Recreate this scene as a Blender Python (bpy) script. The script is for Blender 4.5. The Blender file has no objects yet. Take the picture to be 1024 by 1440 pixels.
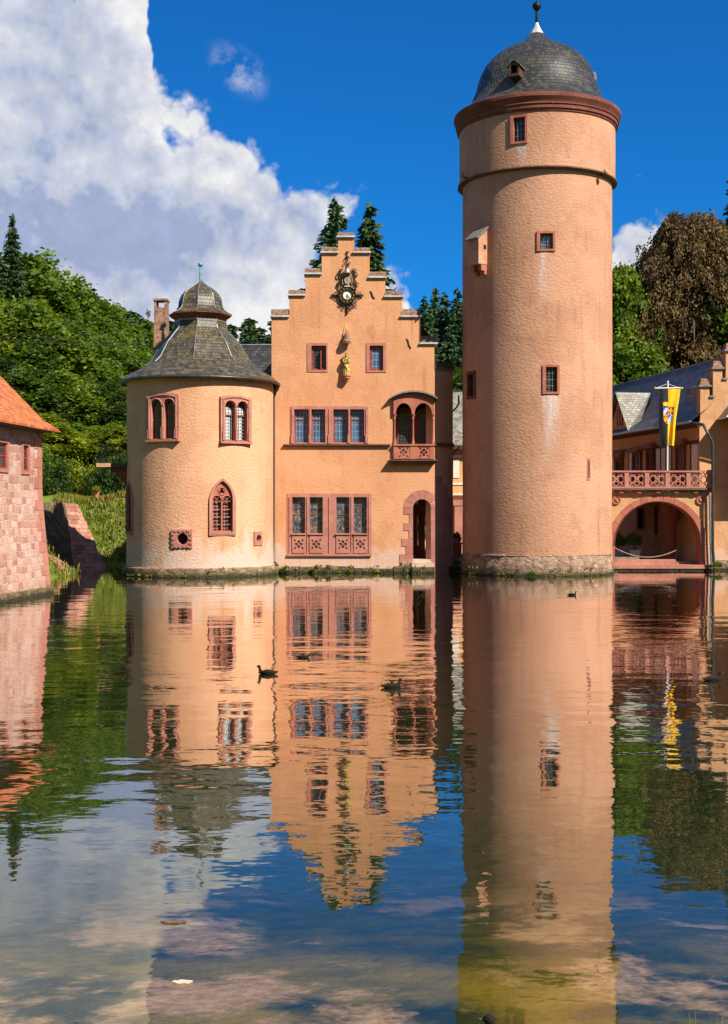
import bpy, bmesh, math, random
import numpy as np
from mathutils import Vector, Matrix, geometry
R_ = math.radians
C = bpy.context.scene.collection
SC = bpy.context.scene
rnd = random.Random(7)
F = 1800.0; CZ = 2.867          # focal length in picture pixels (1024 wide), camera height over the water
SUN_AZ, SUN_EL = 47.0, 43.0     # sun to the right of the camera's back, degrees

# ------------------------------------------------------------------ camera, world, sun, exposure
cd = bpy.data.cameras.new('camera'); co = bpy.data.objects.new('camera', cd); C.objects.link(co)
co.location = (0, 0, CZ); co.rotation_euler = (R_(90), 0, 0)
cd.sensor_fit = 'HORIZONTAL'; cd.sensor_width = 36; cd.lens = 36 * F / 1024
cd.clip_start = 0.05; cd.clip_end = 6000
SC.camera = co
SC.view_settings.view_transform = 'Standard'; SC.view_settings.look = 'None'
SC.view_settings.exposure = 0.78; SC.view_settings.gamma = 1.0; SC.view_settings.use_curve_mapping = False
SC.cycles.max_bounces = 8; SC.cycles.transparent_max_bounces = 12
SC.cycles.diffuse_bounces = 3; SC.cycles.glossy_bounces = 4
SC.cycles.sample_clamp_indirect = 6.0
SC.cycles.use_denoising = True
SC.cycles.caustics_reflective = False; SC.cycles.caustics_refractive = False

class NT:
    """small helper for wiring node trees"""
    def __init__(s, nt): s.t = nt; s.t.nodes.clear()
    def n(s, typ, **kw):
        o = s.t.nodes.new(typ)
        for k, v in kw.items(): setattr(o, k, v)
        return o
    def put(s, sock, v):
        if v is None: return
        if isinstance(v, bpy.types.NodeSocket): s.t.links.new(v, sock)
        else:
            if sock.type == 'RGBA' and len(v) == 3: v = (*v, 1)
            sock.default_value = v
    def m(s, op, a, b=None, c=None, clamp=False):
        o = s.n('ShaderNodeMath', operation=op); o.use_clamp = clamp
        for i, v in enumerate((a, b, c)): s.put(o.inputs[i], v)
        return o.outputs[0]
    def vm(s, op, a, b=None):
        o = s.n('ShaderNodeVectorMath', operation=op); s.put(o.inputs[0], a); s.put(o.inputs[1], b)
        return o.outputs[0]
    def scale(s, v, sc):
        return s.vm('MULTIPLY', v, sc if isinstance(sc, tuple) else (sc, sc, sc))
    def noise(s, vec, scale, detail=4, rough=.55, out='Fac', dist=0):
        o = s.n('ShaderNodeTexNoise'); s.put(o.inputs['Vector'], vec); o.inputs['Scale'].default_value = scale
        o.inputs['Detail'].default_value = detail; o.inputs['Roughness'].default_value = rough
        o.inputs['Distortion'].default_value = dist
        return o.outputs[out]
    def voro(s, vec, scale, feature='F1', out='Distance', rnd=1.0):
        o = s.n('ShaderNodeTexVoronoi', feature=feature); s.put(o.inputs['Vector'], vec)
        o.inputs['Scale'].default_value = scale
        if 'Randomness' in o.inputs: o.inputs['Randomness'].default_value = rnd
        return o.outputs[out]
    def billow(s, vec, scale, detail=3):
        o = s.n('ShaderNodeTexVoronoi', feature='F1'); s.put(o.inputs['Vector'], vec); o.inputs['Scale'].default_value = scale
        o.inputs['Detail'].default_value = detail; o.inputs['Roughness'].default_value = .5; o.inputs['Lacunarity'].default_value = 2.3
        return o.outputs['Distance']
    def mix(s, f, a, b, blend='MIX'):
        o = s.n('ShaderNodeMix', data_type='RGBA', blend_type=blend)
        s.put(o.inputs[0], f); s.put(o.inputs[6], a); s.put(o.inputs[7], b)
        return o.outputs[2]
    def ramp(s, f, stops):
        o = s.n('ShaderNodeValToRGB'); s.put(o.inputs[0], f)
        e = o.color_ramp.elements
        while len(e) < len(stops): e.new(.5)
        for i, (p, c) in enumerate(stops):
            e[i].position = p; e[i].color = (*c, 1) if not isinstance(c, (int, float)) else (c, c, c, 1)
        return o.outputs[0]
    def rng(s, v, a, b, c=0., d=1., smooth=True):
        o = s.n('ShaderNodeMapRange', interpolation_type='SMOOTHSTEP' if smooth else 'LINEAR')
        for i, x in enumerate((v, a, b, c, d)): s.put(o.inputs[i], x)
        return o.outputs[0]
    def sep(s, v):
        o = s.n('ShaderNodeSeparateXYZ'); s.put(o.inputs[0], v); return o.outputs
    def comb(s, x, y, z):
        o = s.n('ShaderNodeCombineXYZ')
        for i, v in enumerate((x, y, z)): s.put(o.inputs[i], v)
        return o.outputs[0]
    def bump(s, h, strength=.5, dist=.02, normal=None):
        o = s.n('ShaderNodeBump'); s.put(o.inputs['Height'], h)
        o.inputs['Strength'].default_value = strength; o.inputs['Distance'].default_value = dist
        if normal is not None: s.put(o.inputs['Normal'], normal)
        return o.outputs[0]

def make_world():
    w = bpy.data.worlds.new('World'); SC.world = w; w.use_nodes = True
    k = NT(w.node_tree)
    sky = k.n('ShaderNodeTexSky', sky_type='NISHITA'); sky.sun_disc = False
    sky.sun_elevation = R_(SUN_EL); sky.sun_rotation = R_(180 - SUN_AZ)
    sky.altitude = 300; sky.dust_density = .5; sky.ozone_density = 2.0
    blue = k.mix(1.0, sky.outputs[0], (.045, .42, .86), 'MULTIPLY')
    b1 = k.n('ShaderNodeBackground'); k.put(b1.inputs[0], blue); b1.inputs[1].default_value = .088
    d = k.n('ShaderNodeTexCoord').outputs['Generated']
    x, y, z = k.sep(d)
    az = k.m('ARCTAN2', x, y); el = k.m('ARCSINE', z)
    # cumulus bank: its top edge as a height over the horizon for every bearing, roughened by noise
    w1 = k.noise(d, 9, 3, .5); w2 = k.noise(d, 26, 6, .6); dw = k.vm('ADD', d, k.scale(k.noise(d, 14, 4, .55, 'Color'), .03)); w3 = k.billow(dw, 17, 3)
    azw = k.m('ADD', az, k.m('MULTIPLY', k.m('SUBTRACT', k.noise(k.vm('ADD', d, (3, 1, 7)), 22, 4), .5), .020))
    t = k.m('DIVIDE', k.m('ADD', azw, .8), 1.6)
    fc = k.n('ShaderNodeFloatCurve'); k.put(fc.inputs['Value'], t)
    pts = [(-1300, 640), (-700, 520), (-420, 420), (-160, 80), (-40, -90), (160, -120), (206, -50), (216, 60), (236, 108), (268, 105), (300, 140), (330, 175), (395, 192),
           (425, 222), (478, 210), (500, 224), (548, 222), (566, 262), (574, 372), (592, 400), (604, 640), (830, 640), (846, 345), (880, 300), (925, 258), (990, 250), (1012, 280), (1030, 420), (1100, 560), (1700, 600)]
    cv = fc.mapping.curves[0]; fc.mapping.use_clip = False
    pp = [((math.atan((px - 512) / F) + .8) / 1.6, math.atan((720 - py) / F) / .6) for px, py in pts]
    cv.points[0].location = (0, pp[0][1]); cv.points[1].location = (1, pp[-1][1])
    for p in pp: cv.points.new(*p)
    for p in cv.points: p.handle_type = 'VECTOR'
    fc.mapping.update()
    top = k.m('MULTIPLY', fc.outputs[0], .6)
    dd = k.m('SUBTRACT', top, el)
    rough = k.m('ADD', k.m('MULTIPLY', k.m('SUBTRACT', w2, .5), .028), k.m('MULTIPLY', k.m('SUBTRACT', .64, w3), .068))
    dens = k.m('ADD', dd, rough)
    # clear pocket under the hanging right tip of the bank
    pa, pe = math.atan((556 - 512) / F), math.atan((720 - 318) / F)
    pk = k.m('SQRT', k.m('ADD', k.m('POWER', k.m('SUBTRACT', az, pa), 2), k.m('POWER', k.m('SUBTRACT', el, pe), 2)))
    dens = k.m('MINIMUM', dens, k.m('ADD', k.m('SUBTRACT', pk, .030), rough))
    mask = k.rng(dens, -.004, .018)
    # a thin stray wisp in the blue
    wa, we = math.atan((335 - 512) / F), math.atan((720 - 102) / F)
    wd = k.m('SQRT', k.m('ADD', k.m('POWER', k.m('MULTIPLY', k.m('SUBTRACT', az, wa), .75), 2), k.m('POWER', k.m('ADD', k.m('SUBTRACT', el, we), k.m('MULTIPLY', k.m('SUBTRACT', az, wa), .35)), 2)))
    wn = k.noise(d, 45, 6, .65)
    wisp = k.m('MULTIPLY', k.m('MULTIPLY', k.rng(wd, .022, .004), k.rng(wn, .42, .66)), .42)
    # clouds added out of view, behind the camera and overhead, for neutral fill light
    oth = k.rng(k.m('ADD', k.noise(d, 2.6, 6, .6), k.m('MULTIPLY', k.m('SUBTRACT', w2, .5), .12)), .47, .56)
    mask = k.m('MAXIMUM', mask, k.m('MULTIPLY', oth, k.m('MAXIMUM', k.m('MULTIPLY', k.rng(y, .45, .1), k.rng(x, -.05, .4)), k.m('MULTIPLY', k.rng(z, .6, .8), .6))))
    mask = k.m('MAXIMUM', mask, wisp)
    # cloud light: white sunlit heads, blue-grey bellies further down
    s = k.m('ADD', k.m('ADD', k.m('MULTIPLY', dd, 2.5), .12), k.m('MULTIPLY', k.m('SUBTRACT', w1, .5), 1.15))
    s = k.m('ADD', s, k.m('MULTIPLY', k.m('SUBTRACT', w3, .55), .4))
    s = k.m('ADD', s, k.m('MULTIPLY', k.m('SUBTRACT', w2, .5), .3))
    sun_step = k.vm('ADD', d, (.010, -.004, .011)); big_step = k.vm('ADD', d, (.022, -.008, .022))
    rel = k.m('ADD', k.m('MULTIPLY', k.m('SUBTRACT', k.noise(sun_step, 26, 6, .6), w2), 1.5), k.m('MULTIPLY', k.m('SUBTRACT', w3, k.billow(k.vm('ADD', dw, (.011, -.004, .012)), 17, 3)), -.9))
    rel = k.m('ADD', rel, k.m('MULTIPLY', k.m('SUBTRACT', k.noise(big_step, 9, 3, .5), w1), 1.5))
    s = k.m('ADD', s, rel)
    # the flat grey base layer low over the hills
    ea = k.m('POWER', k.m('DIVIDE', k.m('SUBTRACT', el, math.atan((720 - 352) / F)), .044), 2)
    eb = k.m('POWER', k.m('DIVIDE', k.m('SUBTRACT', az, math.atan((240 - 512) / F)), .20), 2)
    belly = k.rng(k.m('ADD', k.m('ADD', ea, eb), k.m('MULTIPLY', k.m('SUBTRACT', w2, .5), 2.6)), 1.5, .0)
    s = k.m('ADD', s, k.m('ADD', k.m('MULTIPLY', belly, .62), k.m('MULTIPLY', k.rng(az, math.atan((330 - 512) / F), math.atan((60 - 512) / F)), .20)))
    low = k.rng(k.m('ADD', el, k.m('MULTIPLY', k.m('SUBTRACT', w2, .5), .10)), math.atan((720 - 345) / F), math.atan((720 - 450) / F))
    s = k.m('SUBTRACT', s, k.m('MULTIPLY', low, .80))
    s = k.m('MULTIPLY', s, .80)
    col = k.ramp(s, [(.0, (1.03, 1.03, 1.04)), (.25, (.90, .91, .96)), (.5, (.72, .76, .88)), (.8, (.57, .63, .81)), (1.0, (.42, .50, .74))])
    col = k.mix(1.0, col, k.ramp(k.noise(sun_step, 55, 5, .65), [(.3, .90), (.7, 1.08)]), 'MULTIPLY')
    b2 = k.n('ShaderNodeBackground'); k.put(b2.inputs[0], col); b2.inputs[1].default_value = .51
    mx = k.n('ShaderNodeMixShader'); k.put(mx.inputs[0], mask); k.put(mx.inputs[1], b1.outputs[0]); k.put(mx.inputs[2], b2.outputs[0])
    o = k.n('ShaderNodeOutputWorld'); k.put(o.inputs[0], mx.outputs[0])
make_world()
sl = bpy.data.lights.new('sun', 'SUN'); sl.energy = 5.0; sl.angle = R_(.5); sl.color = (1, .93, .80)
so = bpy.data.objects.new('sun', sl); C.objects.link(so)
SV = Vector((math.cos(R_(SUN_EL)) * math.sin(R_(SUN_AZ)), -math.cos(R_(SUN_EL)) * math.cos(R_(SUN_AZ)), math.sin(R_(SUN_EL))))
so.rotation_euler = SV.to_track_quat('Z', 'Y').to_euler(); so.location = (40, -40, 60)

# ------------------------------------------------------------------ helpers
def P(px, py, Y): return Vector(((px - 512) / F * Y, Y, CZ + (720 - py) / F * Y))
def X_(px, Y): return (px - 512) / F * Y
def Z_(py, Y): return CZ + (720 - py) / F * Y
def sst(a, b, x):
    t = min(1, max(0, (x - a) / (b - a))); return t * t * (3 - 2 * t)

class MB:
    def __init__(s): s.v = []; s.f = []; s.uv = []
    def face(s, idx, uv=None): s.f.append(tuple(idx)); s.uv.append(uv)
    def poly(s, pts, uv=None):
        b = len(s.v); s.v += [tuple(p) for p in pts]; s.face(range(b, b + len(pts)), uv); return s
    def box(s, x0, x1, y0, y1, z0, z1):
        b = len(s.v)
        s.v += [(x, y, z) for z in (z0, z1) for y in (y0, y1) for x in (x0, x1)]
        for q in ((0, 2, 3, 1), (4, 5, 7, 6), (0, 1, 5, 4), (2, 6, 7, 3), (0, 4, 6, 2), (1, 3, 7, 5)): s.face([b + i for i in q])
        return s
    def hexa(s, lo, hi):
        """8-corner solid from two 4-point loops"""
        b = len(s.v); s.v += [tuple(p) for p in lo] + [tuple(p) for p in hi]
        s.face((b, b + 1, b + 2, b + 3)); s.face((b + 7, b + 6, b + 5, b + 4))
        for i in range(4): s.face((b + i, b + (i + 1) % 4, b + 4 + (i + 1) % 4, b + 4 + i))
        return s
    def prism(s, outer, y0, y1, holes=()):
        """outline in (x, z) pushed through y0..y1, with through-holes"""
        loops = [list(outer)] + [list(h) for h in holes]
        tri = geometry.tessellate_polygon([[Vector((p[0], p[1], 0)) for p in l] for l in loops])
        flat = [p for l in loops for p in l]; n = len(flat); b = len(s.v)
        s.v += [(p[0], y0, p[1]) for p in flat] + [(p[0], y1, p[1]) for p in flat]
        for t in tri:
            s.face([b + i for i in t]); s.face([b + n + i for i in reversed(t)])
        k = 0
        for l in loops:
            m = len(l)
            for i in range(m):
                a, c = b + k + i, b + k + (i + 1) % m
                s.face((a, c, c + n, a + n))
            k += m
        return s
    def tube(s, pts, r, n=6, closed=False):
        pts = [Vector(p) for p in pts]; m = len(pts); rr = r if isinstance(r, (list, tuple)) else [r] * m
        b = len(s.v); up0 = None
        for i, p in enumerate(pts):
            if closed: d = pts[(i + 1) % m] - pts[i - 1]
            else: d = pts[min(i + 1, m - 1)] - pts[max(i - 1, 0)]
            d.normalize()
            a = Vector((0, 0, 1)) if abs(d.z) < .95 else Vector((0, 1, 0))
            if up0 is not None:
                a = up0
            u = d.cross(a)
            if u.length < 1e-4: u = d.cross(Vector((1, .3, 0)))
            u.normalize(); w = u.cross(d).normalized(); up0 = w
            for j in range(n):
                t = 2 * math.pi * j / n
                s.v.append(tuple(p + (u * math.cos(t) + w * math.sin(t)) * rr[i]))
        for i in range(m if closed else m - 1):
            for j in range(n):
                a0 = b + i * n + j; a1 = b + i * n + (j + 1) % n; c = ((i + 1) % m) * n + b
                s.face((a0, a1, c + (j + 1) % n, c + j))
        if not closed:
            s.face([b + j for j in reversed(range(n))]); s.face([b + (m - 1) * n + j for j in range(n)])
        return s
    def lathe(s, prof, n=48, cx=0, cy=0, a0=0, rf=None, closed=False, cap=True):
        """profile (radius, z) turned about a vertical axis; rf(theta, i) scales the radius"""
        b = len(s.v); m = len(prof); L = [0]
        for i in range(1, m): L.append(L[-1] + math.dist(prof[i], prof[i - 1]))
        for i, (r, z) in enumerate(prof):
            for j in range(n):
                t = a0 + 2 * math.pi * j / n; q = r * (rf(t, i) if rf else 1)
                s.v.append((cx + q * math.sin(t), cy - q * math.cos(t), z))
        mr = max(p[0] for p in prof)
        for i in range(m if closed else m - 1):
            i2 = (i + 1) % m
            for j in range(n):
                j2 = (j + 1) % n; u0, u1 = mr * 2 * math.pi * j / n, mr * 2 * math.pi * (j + 1) / n
                l1 = L[i2] if i2 else L[i] + 1
                s.face((b + i * n + j, b + i * n + j2, b + i2 * n + j2, b + i2 * n + j), ((u0, L[i]), (u1, L[i]), (u1, l1), (u0, l1)))
        if cap and not closed:
            s.face([b + j for j in reversed(range(n))]); s.face([b + (m - 1) * n + j for j in range(n)])
        return s
    def ball(s, c, r, n=12, m=8, rot=None):
        r = r if isinstance(r, (tuple, list)) else (r, r, r); b = len(s.v); c = Vector(c)
        for i in range(m + 1):
            p = math.pi * i / m
            for j in range(n):
                t = 2 * math.pi * j / n
                q = Vector((r[0] * math.sin(p) * math.cos(t), r[1] * math.sin(p) * math.sin(t), r[2] * math.cos(p)))
                if rot: q = rot @ q
                s.v.append(tuple(c + q))
        for i in range(m):
            for j in range(n):
                s.face((b + i * n + j, b + i * n + (j + 1) % n, b + (i + 1) * n + (j + 1) % n, b + (i + 1) * n + j))
        return s
    def add(s, o, M=None):
        b = len(s.v)
        s.v += [tuple(M @ Vector(p)) for p in o.v] if M else list(o.v)
        for f, u in zip(o.f, o.uv): s.face([b + i for i in f], u)
        return s
    def mesh(s, name, sharp=None, recalc=True, weld=False):
        me = bpy.data.meshes.new(name); me.from_pydata(s.v, [], s.f)
        if any(u is not None for u in s.uv):
            lay = me.uv_layers.new(name='UVMap'); k = 0; buf = []
            for f, u in zip(s.f, s.uv):
                for i in range(len(f)): buf += list(u[i]) if u else [0, 0]
            lay.data.foreach_set('uv', buf)
        if recalc or weld:
            bm = bmesh.new(); bm.from_mesh(me)
            if weld: bmesh.ops.remove_doubles(bm, verts=bm.verts, dist=1e-4)
            if recalc: bmesh.ops.recalc_face_normals(bm, faces=bm.faces)
            bm.to_mesh(me); bm.free()
        me.update()
        if sharp is not None:
            me.shade_smooth(); me.set_sharp_from_angle(angle=R_(sharp))
        return me
    def build(s, name, m, parent=None, loc=None, rot=0, sharp=None, recalc=True, weld=False, label=None):
        me = s.mesh(name, sharp, recalc, weld); me.materials.append(m)
        o = bpy.data.objects.new(name, me); C.objects.link(o)
        if parent is not None:
            o.parent = parent
            # a mesh drawn in world coordinates is shifted back by its thing's base; loc gives a place in the world instead
            if parent.parent is None: o.location = (Vector(loc) if loc is not None else Vector((0, 0, 0))) - parent.location
            elif loc is not None: o.location = loc
        elif loc is not None: o.location = loc
        o.rotation_euler = (0, 0, rot)
        if label: o['label'] = label
        return o
def tag(o, label=None, cat=None, group=None, kind=None):
    if label: o['label'] = label
    if cat: o['category'] = cat
    if group: o['group'] = group
    if kind: o['kind'] = kind
    return o
def thing(name, label, cat, loc=(0, 0, 0), group=None):
    o = bpy.data.objects.new(name, None); C.objects.link(o); o.location = loc; o.empty_display_size = .3
    return tag(o, label, cat, group)
def copy_tree(o, parent=None):
    c = o.copy(); C.objects.link(c)
    if parent is not None: c.parent = parent
    for ch in [q for q in CHILD.get(o.name, [])]: copy_tree(ch, c)
    return c
CHILD = {}
def carve(o, cut, sharp=30):
    me = cut.mesh('cut'); me.materials.append(o.data.materials[0])
    k = bpy.data.objects.new('cut', me); C.objects.link(k)
    md = o.modifiers.new('b', 'BOOLEAN'); md.operation = 'DIFFERENCE'; md.object = k; md.solver = 'EXACT'
    k.parent = o.parent; k.location = o.location
    bpy.context.view_layer.update()
    dg = bpy.context.evaluated_depsgraph_get()
    nm = bpy.data.meshes.new_from_object(o.evaluated_get(dg))
    o.modifiers.clear(); old = o.data; o.data = nm; nm.name = old.name
    bpy.data.objects.remove(k); bpy.data.meshes.remove(old)
    nm.shade_smooth(); nm.set_sharp_from_angle(angle=R_(sharp))
def voxel(o, size, smooth=2):
    md = o.modifiers.new('r', 'REMESH'); md.mode = 'VOXEL'; md.voxel_size = size
    m2 = o.modifiers.new('s', 'SMOOTH'); m2.iterations = smooth; m2.factor = .5
    bpy.context.view_layer.update()
    dg = bpy.context.evaluated_depsgraph_get()
    nm = bpy.data.meshes.new_from_object(o.evaluated_get(dg)); mt = o.data.materials[0]
    o.modifiers.clear(); old = o.data; o.data = nm; nm.name = old.name
    bpy.data.meshes.remove(old)
    if not nm.materials: nm.materials.append(mt)
    nm.shade_smooth()
# outlines in (x, z), x centred, z from 0
def rect(w, h, x=0, z=0): return [(x - w / 2, z), (x + w / 2, z), (x + w / 2, z + h), (x - w / 2, z + h)]
def round_top(w, h, x=0, z=0, n=12):
    r = w / 2; zz = z + h - r
    return [(x - r, z), (x + r, z)] + [(x + r * math.cos(math.pi * i / n), zz + r * math.sin(math.pi * i / n)) for i in range(n + 1)]
def seg_top(w, h, rise, x=0, z=0, n=10):
    r = (w * w / 4 + rise * rise) / (2 * rise); a = math.asin(w / 2 / r)
    return [(x - w / 2, z), (x + w / 2, z)] + [(x + r * math.sin(a - 2 * a * i / n), z + h - r + r * math.cos(a - 2 * a * i / n)) for i in range(n + 1)]
def pointed(w, h, x=0, z=0, n=8, k=1.0):
    """pointed arch; each side an arc of radius k*w"""
    r = k * w; zs = z + h - math.sqrt(r * r - (r - w / 2) ** 2); am = math.acos((r - w / 2) / r)
    right = [(x + w / 2 - r + r * math.cos(am * i / n), zs + r * math.sin(am * i / n)) for i in range(n + 1)]
    return [(x - w / 2, z), (x + w / 2, z)] + right + [(2 * x - p[0], p[1]) for p in reversed(right[:-1])]
def circle(r, x=0, z=0, n=20): return [(x + r * math.cos(2 * math.pi * i / n), z + r * math.sin(2 * math.pi * i / n)) for i in range(n)]
def shrink(poly, t):
    xs = [p[0] for p in poly]; zs = [p[1] for p in poly]
    cx, cz = (min(xs) + max(xs)) / 2, (min(zs) + max(zs)) / 2; w, h = max(xs) - min(xs), max(zs) - min(zs)
    return [(cx + (p[0] - cx) * (w - 2 * t) / w, cz + (p[1] - cz) * (h - 2 * t) / h) for p in poly]
def bbox(poly):
    xs = [p[0] for p in poly]; zs = [p[1] for p in poly]; return min(xs), max(xs), min(zs), max(zs)
def face_of(poly, y):
    m = MB(); m.poly([(p[0], y, p[1]) for p in poly]); return m

# ------------------------------------------------------------------ materials
MAT = {}
def newmat(name):
    m = bpy.data.materials.new(name); m.use_nodes = True; k = NT(m.node_tree); MAT[name] = m
    b = k.n('ShaderNodeBsdfPrincipled'); o = k.n('ShaderNodeOutputMaterial'); k.put(o.inputs[0], b.outputs[0])
    return m, k, b, o
def obco(k): return k.n('ShaderNodeTexCoord').outputs['Object']
def simple(name, col, rough=.6, metal=0, var=.25, scale=6, bump=.0, spec=.3):
    m, k, b, o = newmat(name); c = obco(k)
    n = k.noise(c, scale, 5)
    dark = tuple(x * (1 - var) for x in col); lite = tuple(min(1, x * (1 + var)) for x in col)
    k.put(b.inputs['Base Color'], k.mix(k.rng(n, .3, .7), dark, lite))
    b.inputs['Roughness'].default_value = rough; b.inputs['Metallic'].default_value = metal
    b.inputs['Specular IOR Level'].default_value = spec
    if bump: k.put(b.inputs['Normal'], k.bump(k.noise(c, scale * 4, 5), bump, .02))
    return m
def plaster(name, c1, c2, salt=None, streaks=(), rough_amp=.019, dirt=.5):
    m, k, b, o = newmat(name); c = obco(k); x, y, z = k.sep(c)
    n1 = k.noise(c, .55, 6, .6); n2 = k.noise(k.scale(c, (1, 1, .35)), 2.2, 6, .65); n3 = k.noise(c, 7, 5, .6)
    col = k.mix(k.rng(n1, .33, .67), c1, c2)
    col = k.mix(k.m('MULTIPLY', k.rng(n2, .50, .78), dirt), col, tuple(v * q for v, q in zip(c1, (.62, .60, .62))))
    col = k.mix(k.m('MULTIPLY', k.rng(n3, .48, .8), .30), col, tuple(min(1, v * 1.3 + .03) for v in c2))
    col = k.mix(k.m('MULTIPLY', k.rng(k.noise(c, 18, 3, .6), .5, .85), .25), col, tuple(v * .6 for v in c1))
    run = k.m('MULTIPLY', k.rng(k.noise(k.scale(c, (2.6, 2.6, .10)), 1.6, 6, .7), .52, .72), k.rng(k.noise(c, .45, 3), .40, .62))
    col = k.mix(k.m('MULTIPLY', run, .6), col, tuple(v * q for v, q in zip(c1, (.62, .56, .56))))
    pat = k.rng(k.m('ADD', k.noise(c, .28, 4, .6), k.m('MULTIPLY', k.noise(c, 3, 4, .7), .12)), .585, .60)
    col = k.mix(k.m('MULTIPLY', pat, .35), col, tuple(min(1, v * q) for v, q in zip(c2, (1.12, 1.16, 1.25))))
    if salt:   # whitish salt bloom rising from the water line
        e = k.m('ADD', z, k.m('MULTIPLY', k.m('SUBTRACT', k.noise(k.scale(c, (1, 1, .6)), 1.1, 6, .65), .5), salt[1] * 3.0))
        col = k.mix(k.m('MULTIPLY', k.rng(e, salt[1], salt[0]), salt[2]), col, (.56, .44, .38))
    for (x0, w, zt, zb, amt) in streaks:   # lime runs under the window sills
        fx = k.rng(k.m('ABSOLUTE', k.m('ADD', k.m('SUBTRACT', x, x0), k.m('MULTIPLY', k.m('SUBTRACT', k.noise(k.scale(c, (1, 1, .25)), 3, 4), .5), .5))), w, w * .3)
        fz = k.m('MULTIPLY', k.rng(z, zb, zt), k.rng(z, zt + .05, zt))
        fy = k.rng(y, 61, 60)
        ff = k.m('MULTIPLY', k.m('MULTIPLY', fx, fz), k.m('MULTIPLY', fy, k.rng(k.noise(k.scale(c, (3, 3, .5)), 3, 4), .3, .7, .35, 1.0)))
        col = k.mix(k.m('MULTIPLY', ff, amt), col, (.62, .55, .52))
    k.put(b.inputs['Base Color'], col); b.inputs['Roughness'].default_value = .92; b.inputs['Specular IOR Level'].default_value = .15
    h = k.m('ADD', k.m('MULTIPLY', k.noise(k.scale(c, (1, 1, 1.6)), 7.0, 5, .6), 1.0), k.m('MULTIPLY', k.noise(c, 26, 3), .28))
    k.put(b.inputs['Normal'], k.bump(h, 1.0, rough_amp))
    return m
def sandstone(name, c1, c2, dirt=.4, course=None):
    m, k, b, o = newmat(name); c = obco(k)
    col = k.mix(k.rng(k.noise(c, 1.3, 5, .6), .35, .65), c1, c2)
    col = k.mix(k.m('MULTIPLY', k.rng(k.noise(c, 6, 6, .65), .5, .75), dirt), col, tuple(v * .5 for v in c1))
    col = k.mix(k.m('MULTIPLY', k.rng(k.noise(k.vm('ADD', c, (5, 2, 3)), 9, 4), .58, .75), .3), col, (.55, .42, .36))
    h = k.noise(c, 16, 5, .6)
    k.put(b.inputs['Base Color'], col); b.inputs['Roughness'].default_value = .85; b.inputs['Specular IOR Level'].default_value = .2
    k.put(b.inputs['Normal'], k.bump(h, .5, .02))
    return m
def masonry(name, cols, mortar, scale=2.2, moss=0., zmoss=.5, flat=1.6, edge=.05, course=None):
    """rubble stonework from Voronoi cells in the object's own space"""
    m, k, b, o = newmat(name); c0 = obco(k)
    c = k.vm('ADD', c0, k.scale(k.n_col(c0, 2.0), .16)) if hasattr(k, 'n_col') else k.vm('ADD', c0, k.scale(k.noise(c0, 2.2, 3, .5, 'Color'), .22))
    cs = k.scale(c, (1, 1, flat))
    vr = k.n('ShaderNodeTexVoronoi', feature='F1'); k.put(vr.inputs['Vector'], cs); vr.inputs['Scale'].default_value = scale
    tone = k.sep(vr.outputs['Color'])[0]
    ve = k.voro(cs, scale, 'DISTANCE_TO_EDGE')
    if course:   # roughly squared stones in wavering courses along the wall
        cc0 = k.sep(k.vm('ADD', c0, k.scale(k.noise(c0, 1.7, 4, .6, 'Color'), .34)))
        br = k.n('ShaderNodeTexBrick'); k.put(br.inputs['Vector'], k.comb(cc0[1], cc0[2], 0)); br.inputs['Scale'].default_value = 1; br.offset = .37; br.squash = .62; br.squash_frequency = 3
        br.inputs['Brick Width'].default_value = course[0]; br.inputs['Row Height'].default_value = course[1]; br.inputs['Mortar Size'].default_value = .022; br.inputs['Mortar Smooth'].default_value = .6
        br.inputs['Color1'].default_value = (0, 0, 0, 1); br.inputs['Color2'].default_value = (1, 1, 1, 1); br.inputs['Mortar'].default_value = (.5, .5, .5, 1)
        tone = br.outputs['Color']; ve = k.m('MULTIPLY', k.m('SUBTRACT', 1, br.outputs['Fac']), edge * 2)
    n = len(cols); col = k.ramp(tone, [((i + .5) / n, cc) for i, cc in enumerate(cols)])
    col = k.mix(k.m('MULTIPLY', k.rng(k.noise(c0, 9, 5, .65), .42, .75), .5), col, tuple(v * .62 for v in cols[0]))
    gap = k.rng(k.m('ADD', ve, k.m('MULTIPLY', k.m('SUBTRACT', k.noise(c0, 8, 3), .5), .05)), edge, edge * .3)
    col = k.mix(k.m('MULTIPLY', gap, .85), col, mortar)
    z = k.sep(c0)[2]
    if moss:
        f = k.m('MULTIPLY', k.rng(k.m('ADD', z, k.m('MULTIPLY', k.m('SUBTRACT', k.noise(c0, 2.5, 5), .5), zmoss * 1.6)), zmoss, 0.0), moss)
        col = k.mix(f, col, (.055, .055, .015))
    f = k.rng(k.m('ADD', z, k.m('MULTIPLY', k.m('SUBTRACT', k.noise(c0, 4, 4), .5), .12)), .16, .05)
    col = k.mix(k.m('MULTIPLY', f, .85), col, (.03, .028, .016))
    k.put(b.inputs['Base Color'], col); b.inputs['Roughness'].default_value = .88; b.inputs['Specular IOR Level'].default_value = .2
    h = k.m('ADD', k.m('MULTIPLY', k.rng(ve, 0, edge * 2.0), .7), k.m('MULTIPLY', k.noise(c0, 7, 6, .7), 1.3))
    k.put(b.inputs['Normal'], k.bump(h, .9, .032))
    return m
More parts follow.
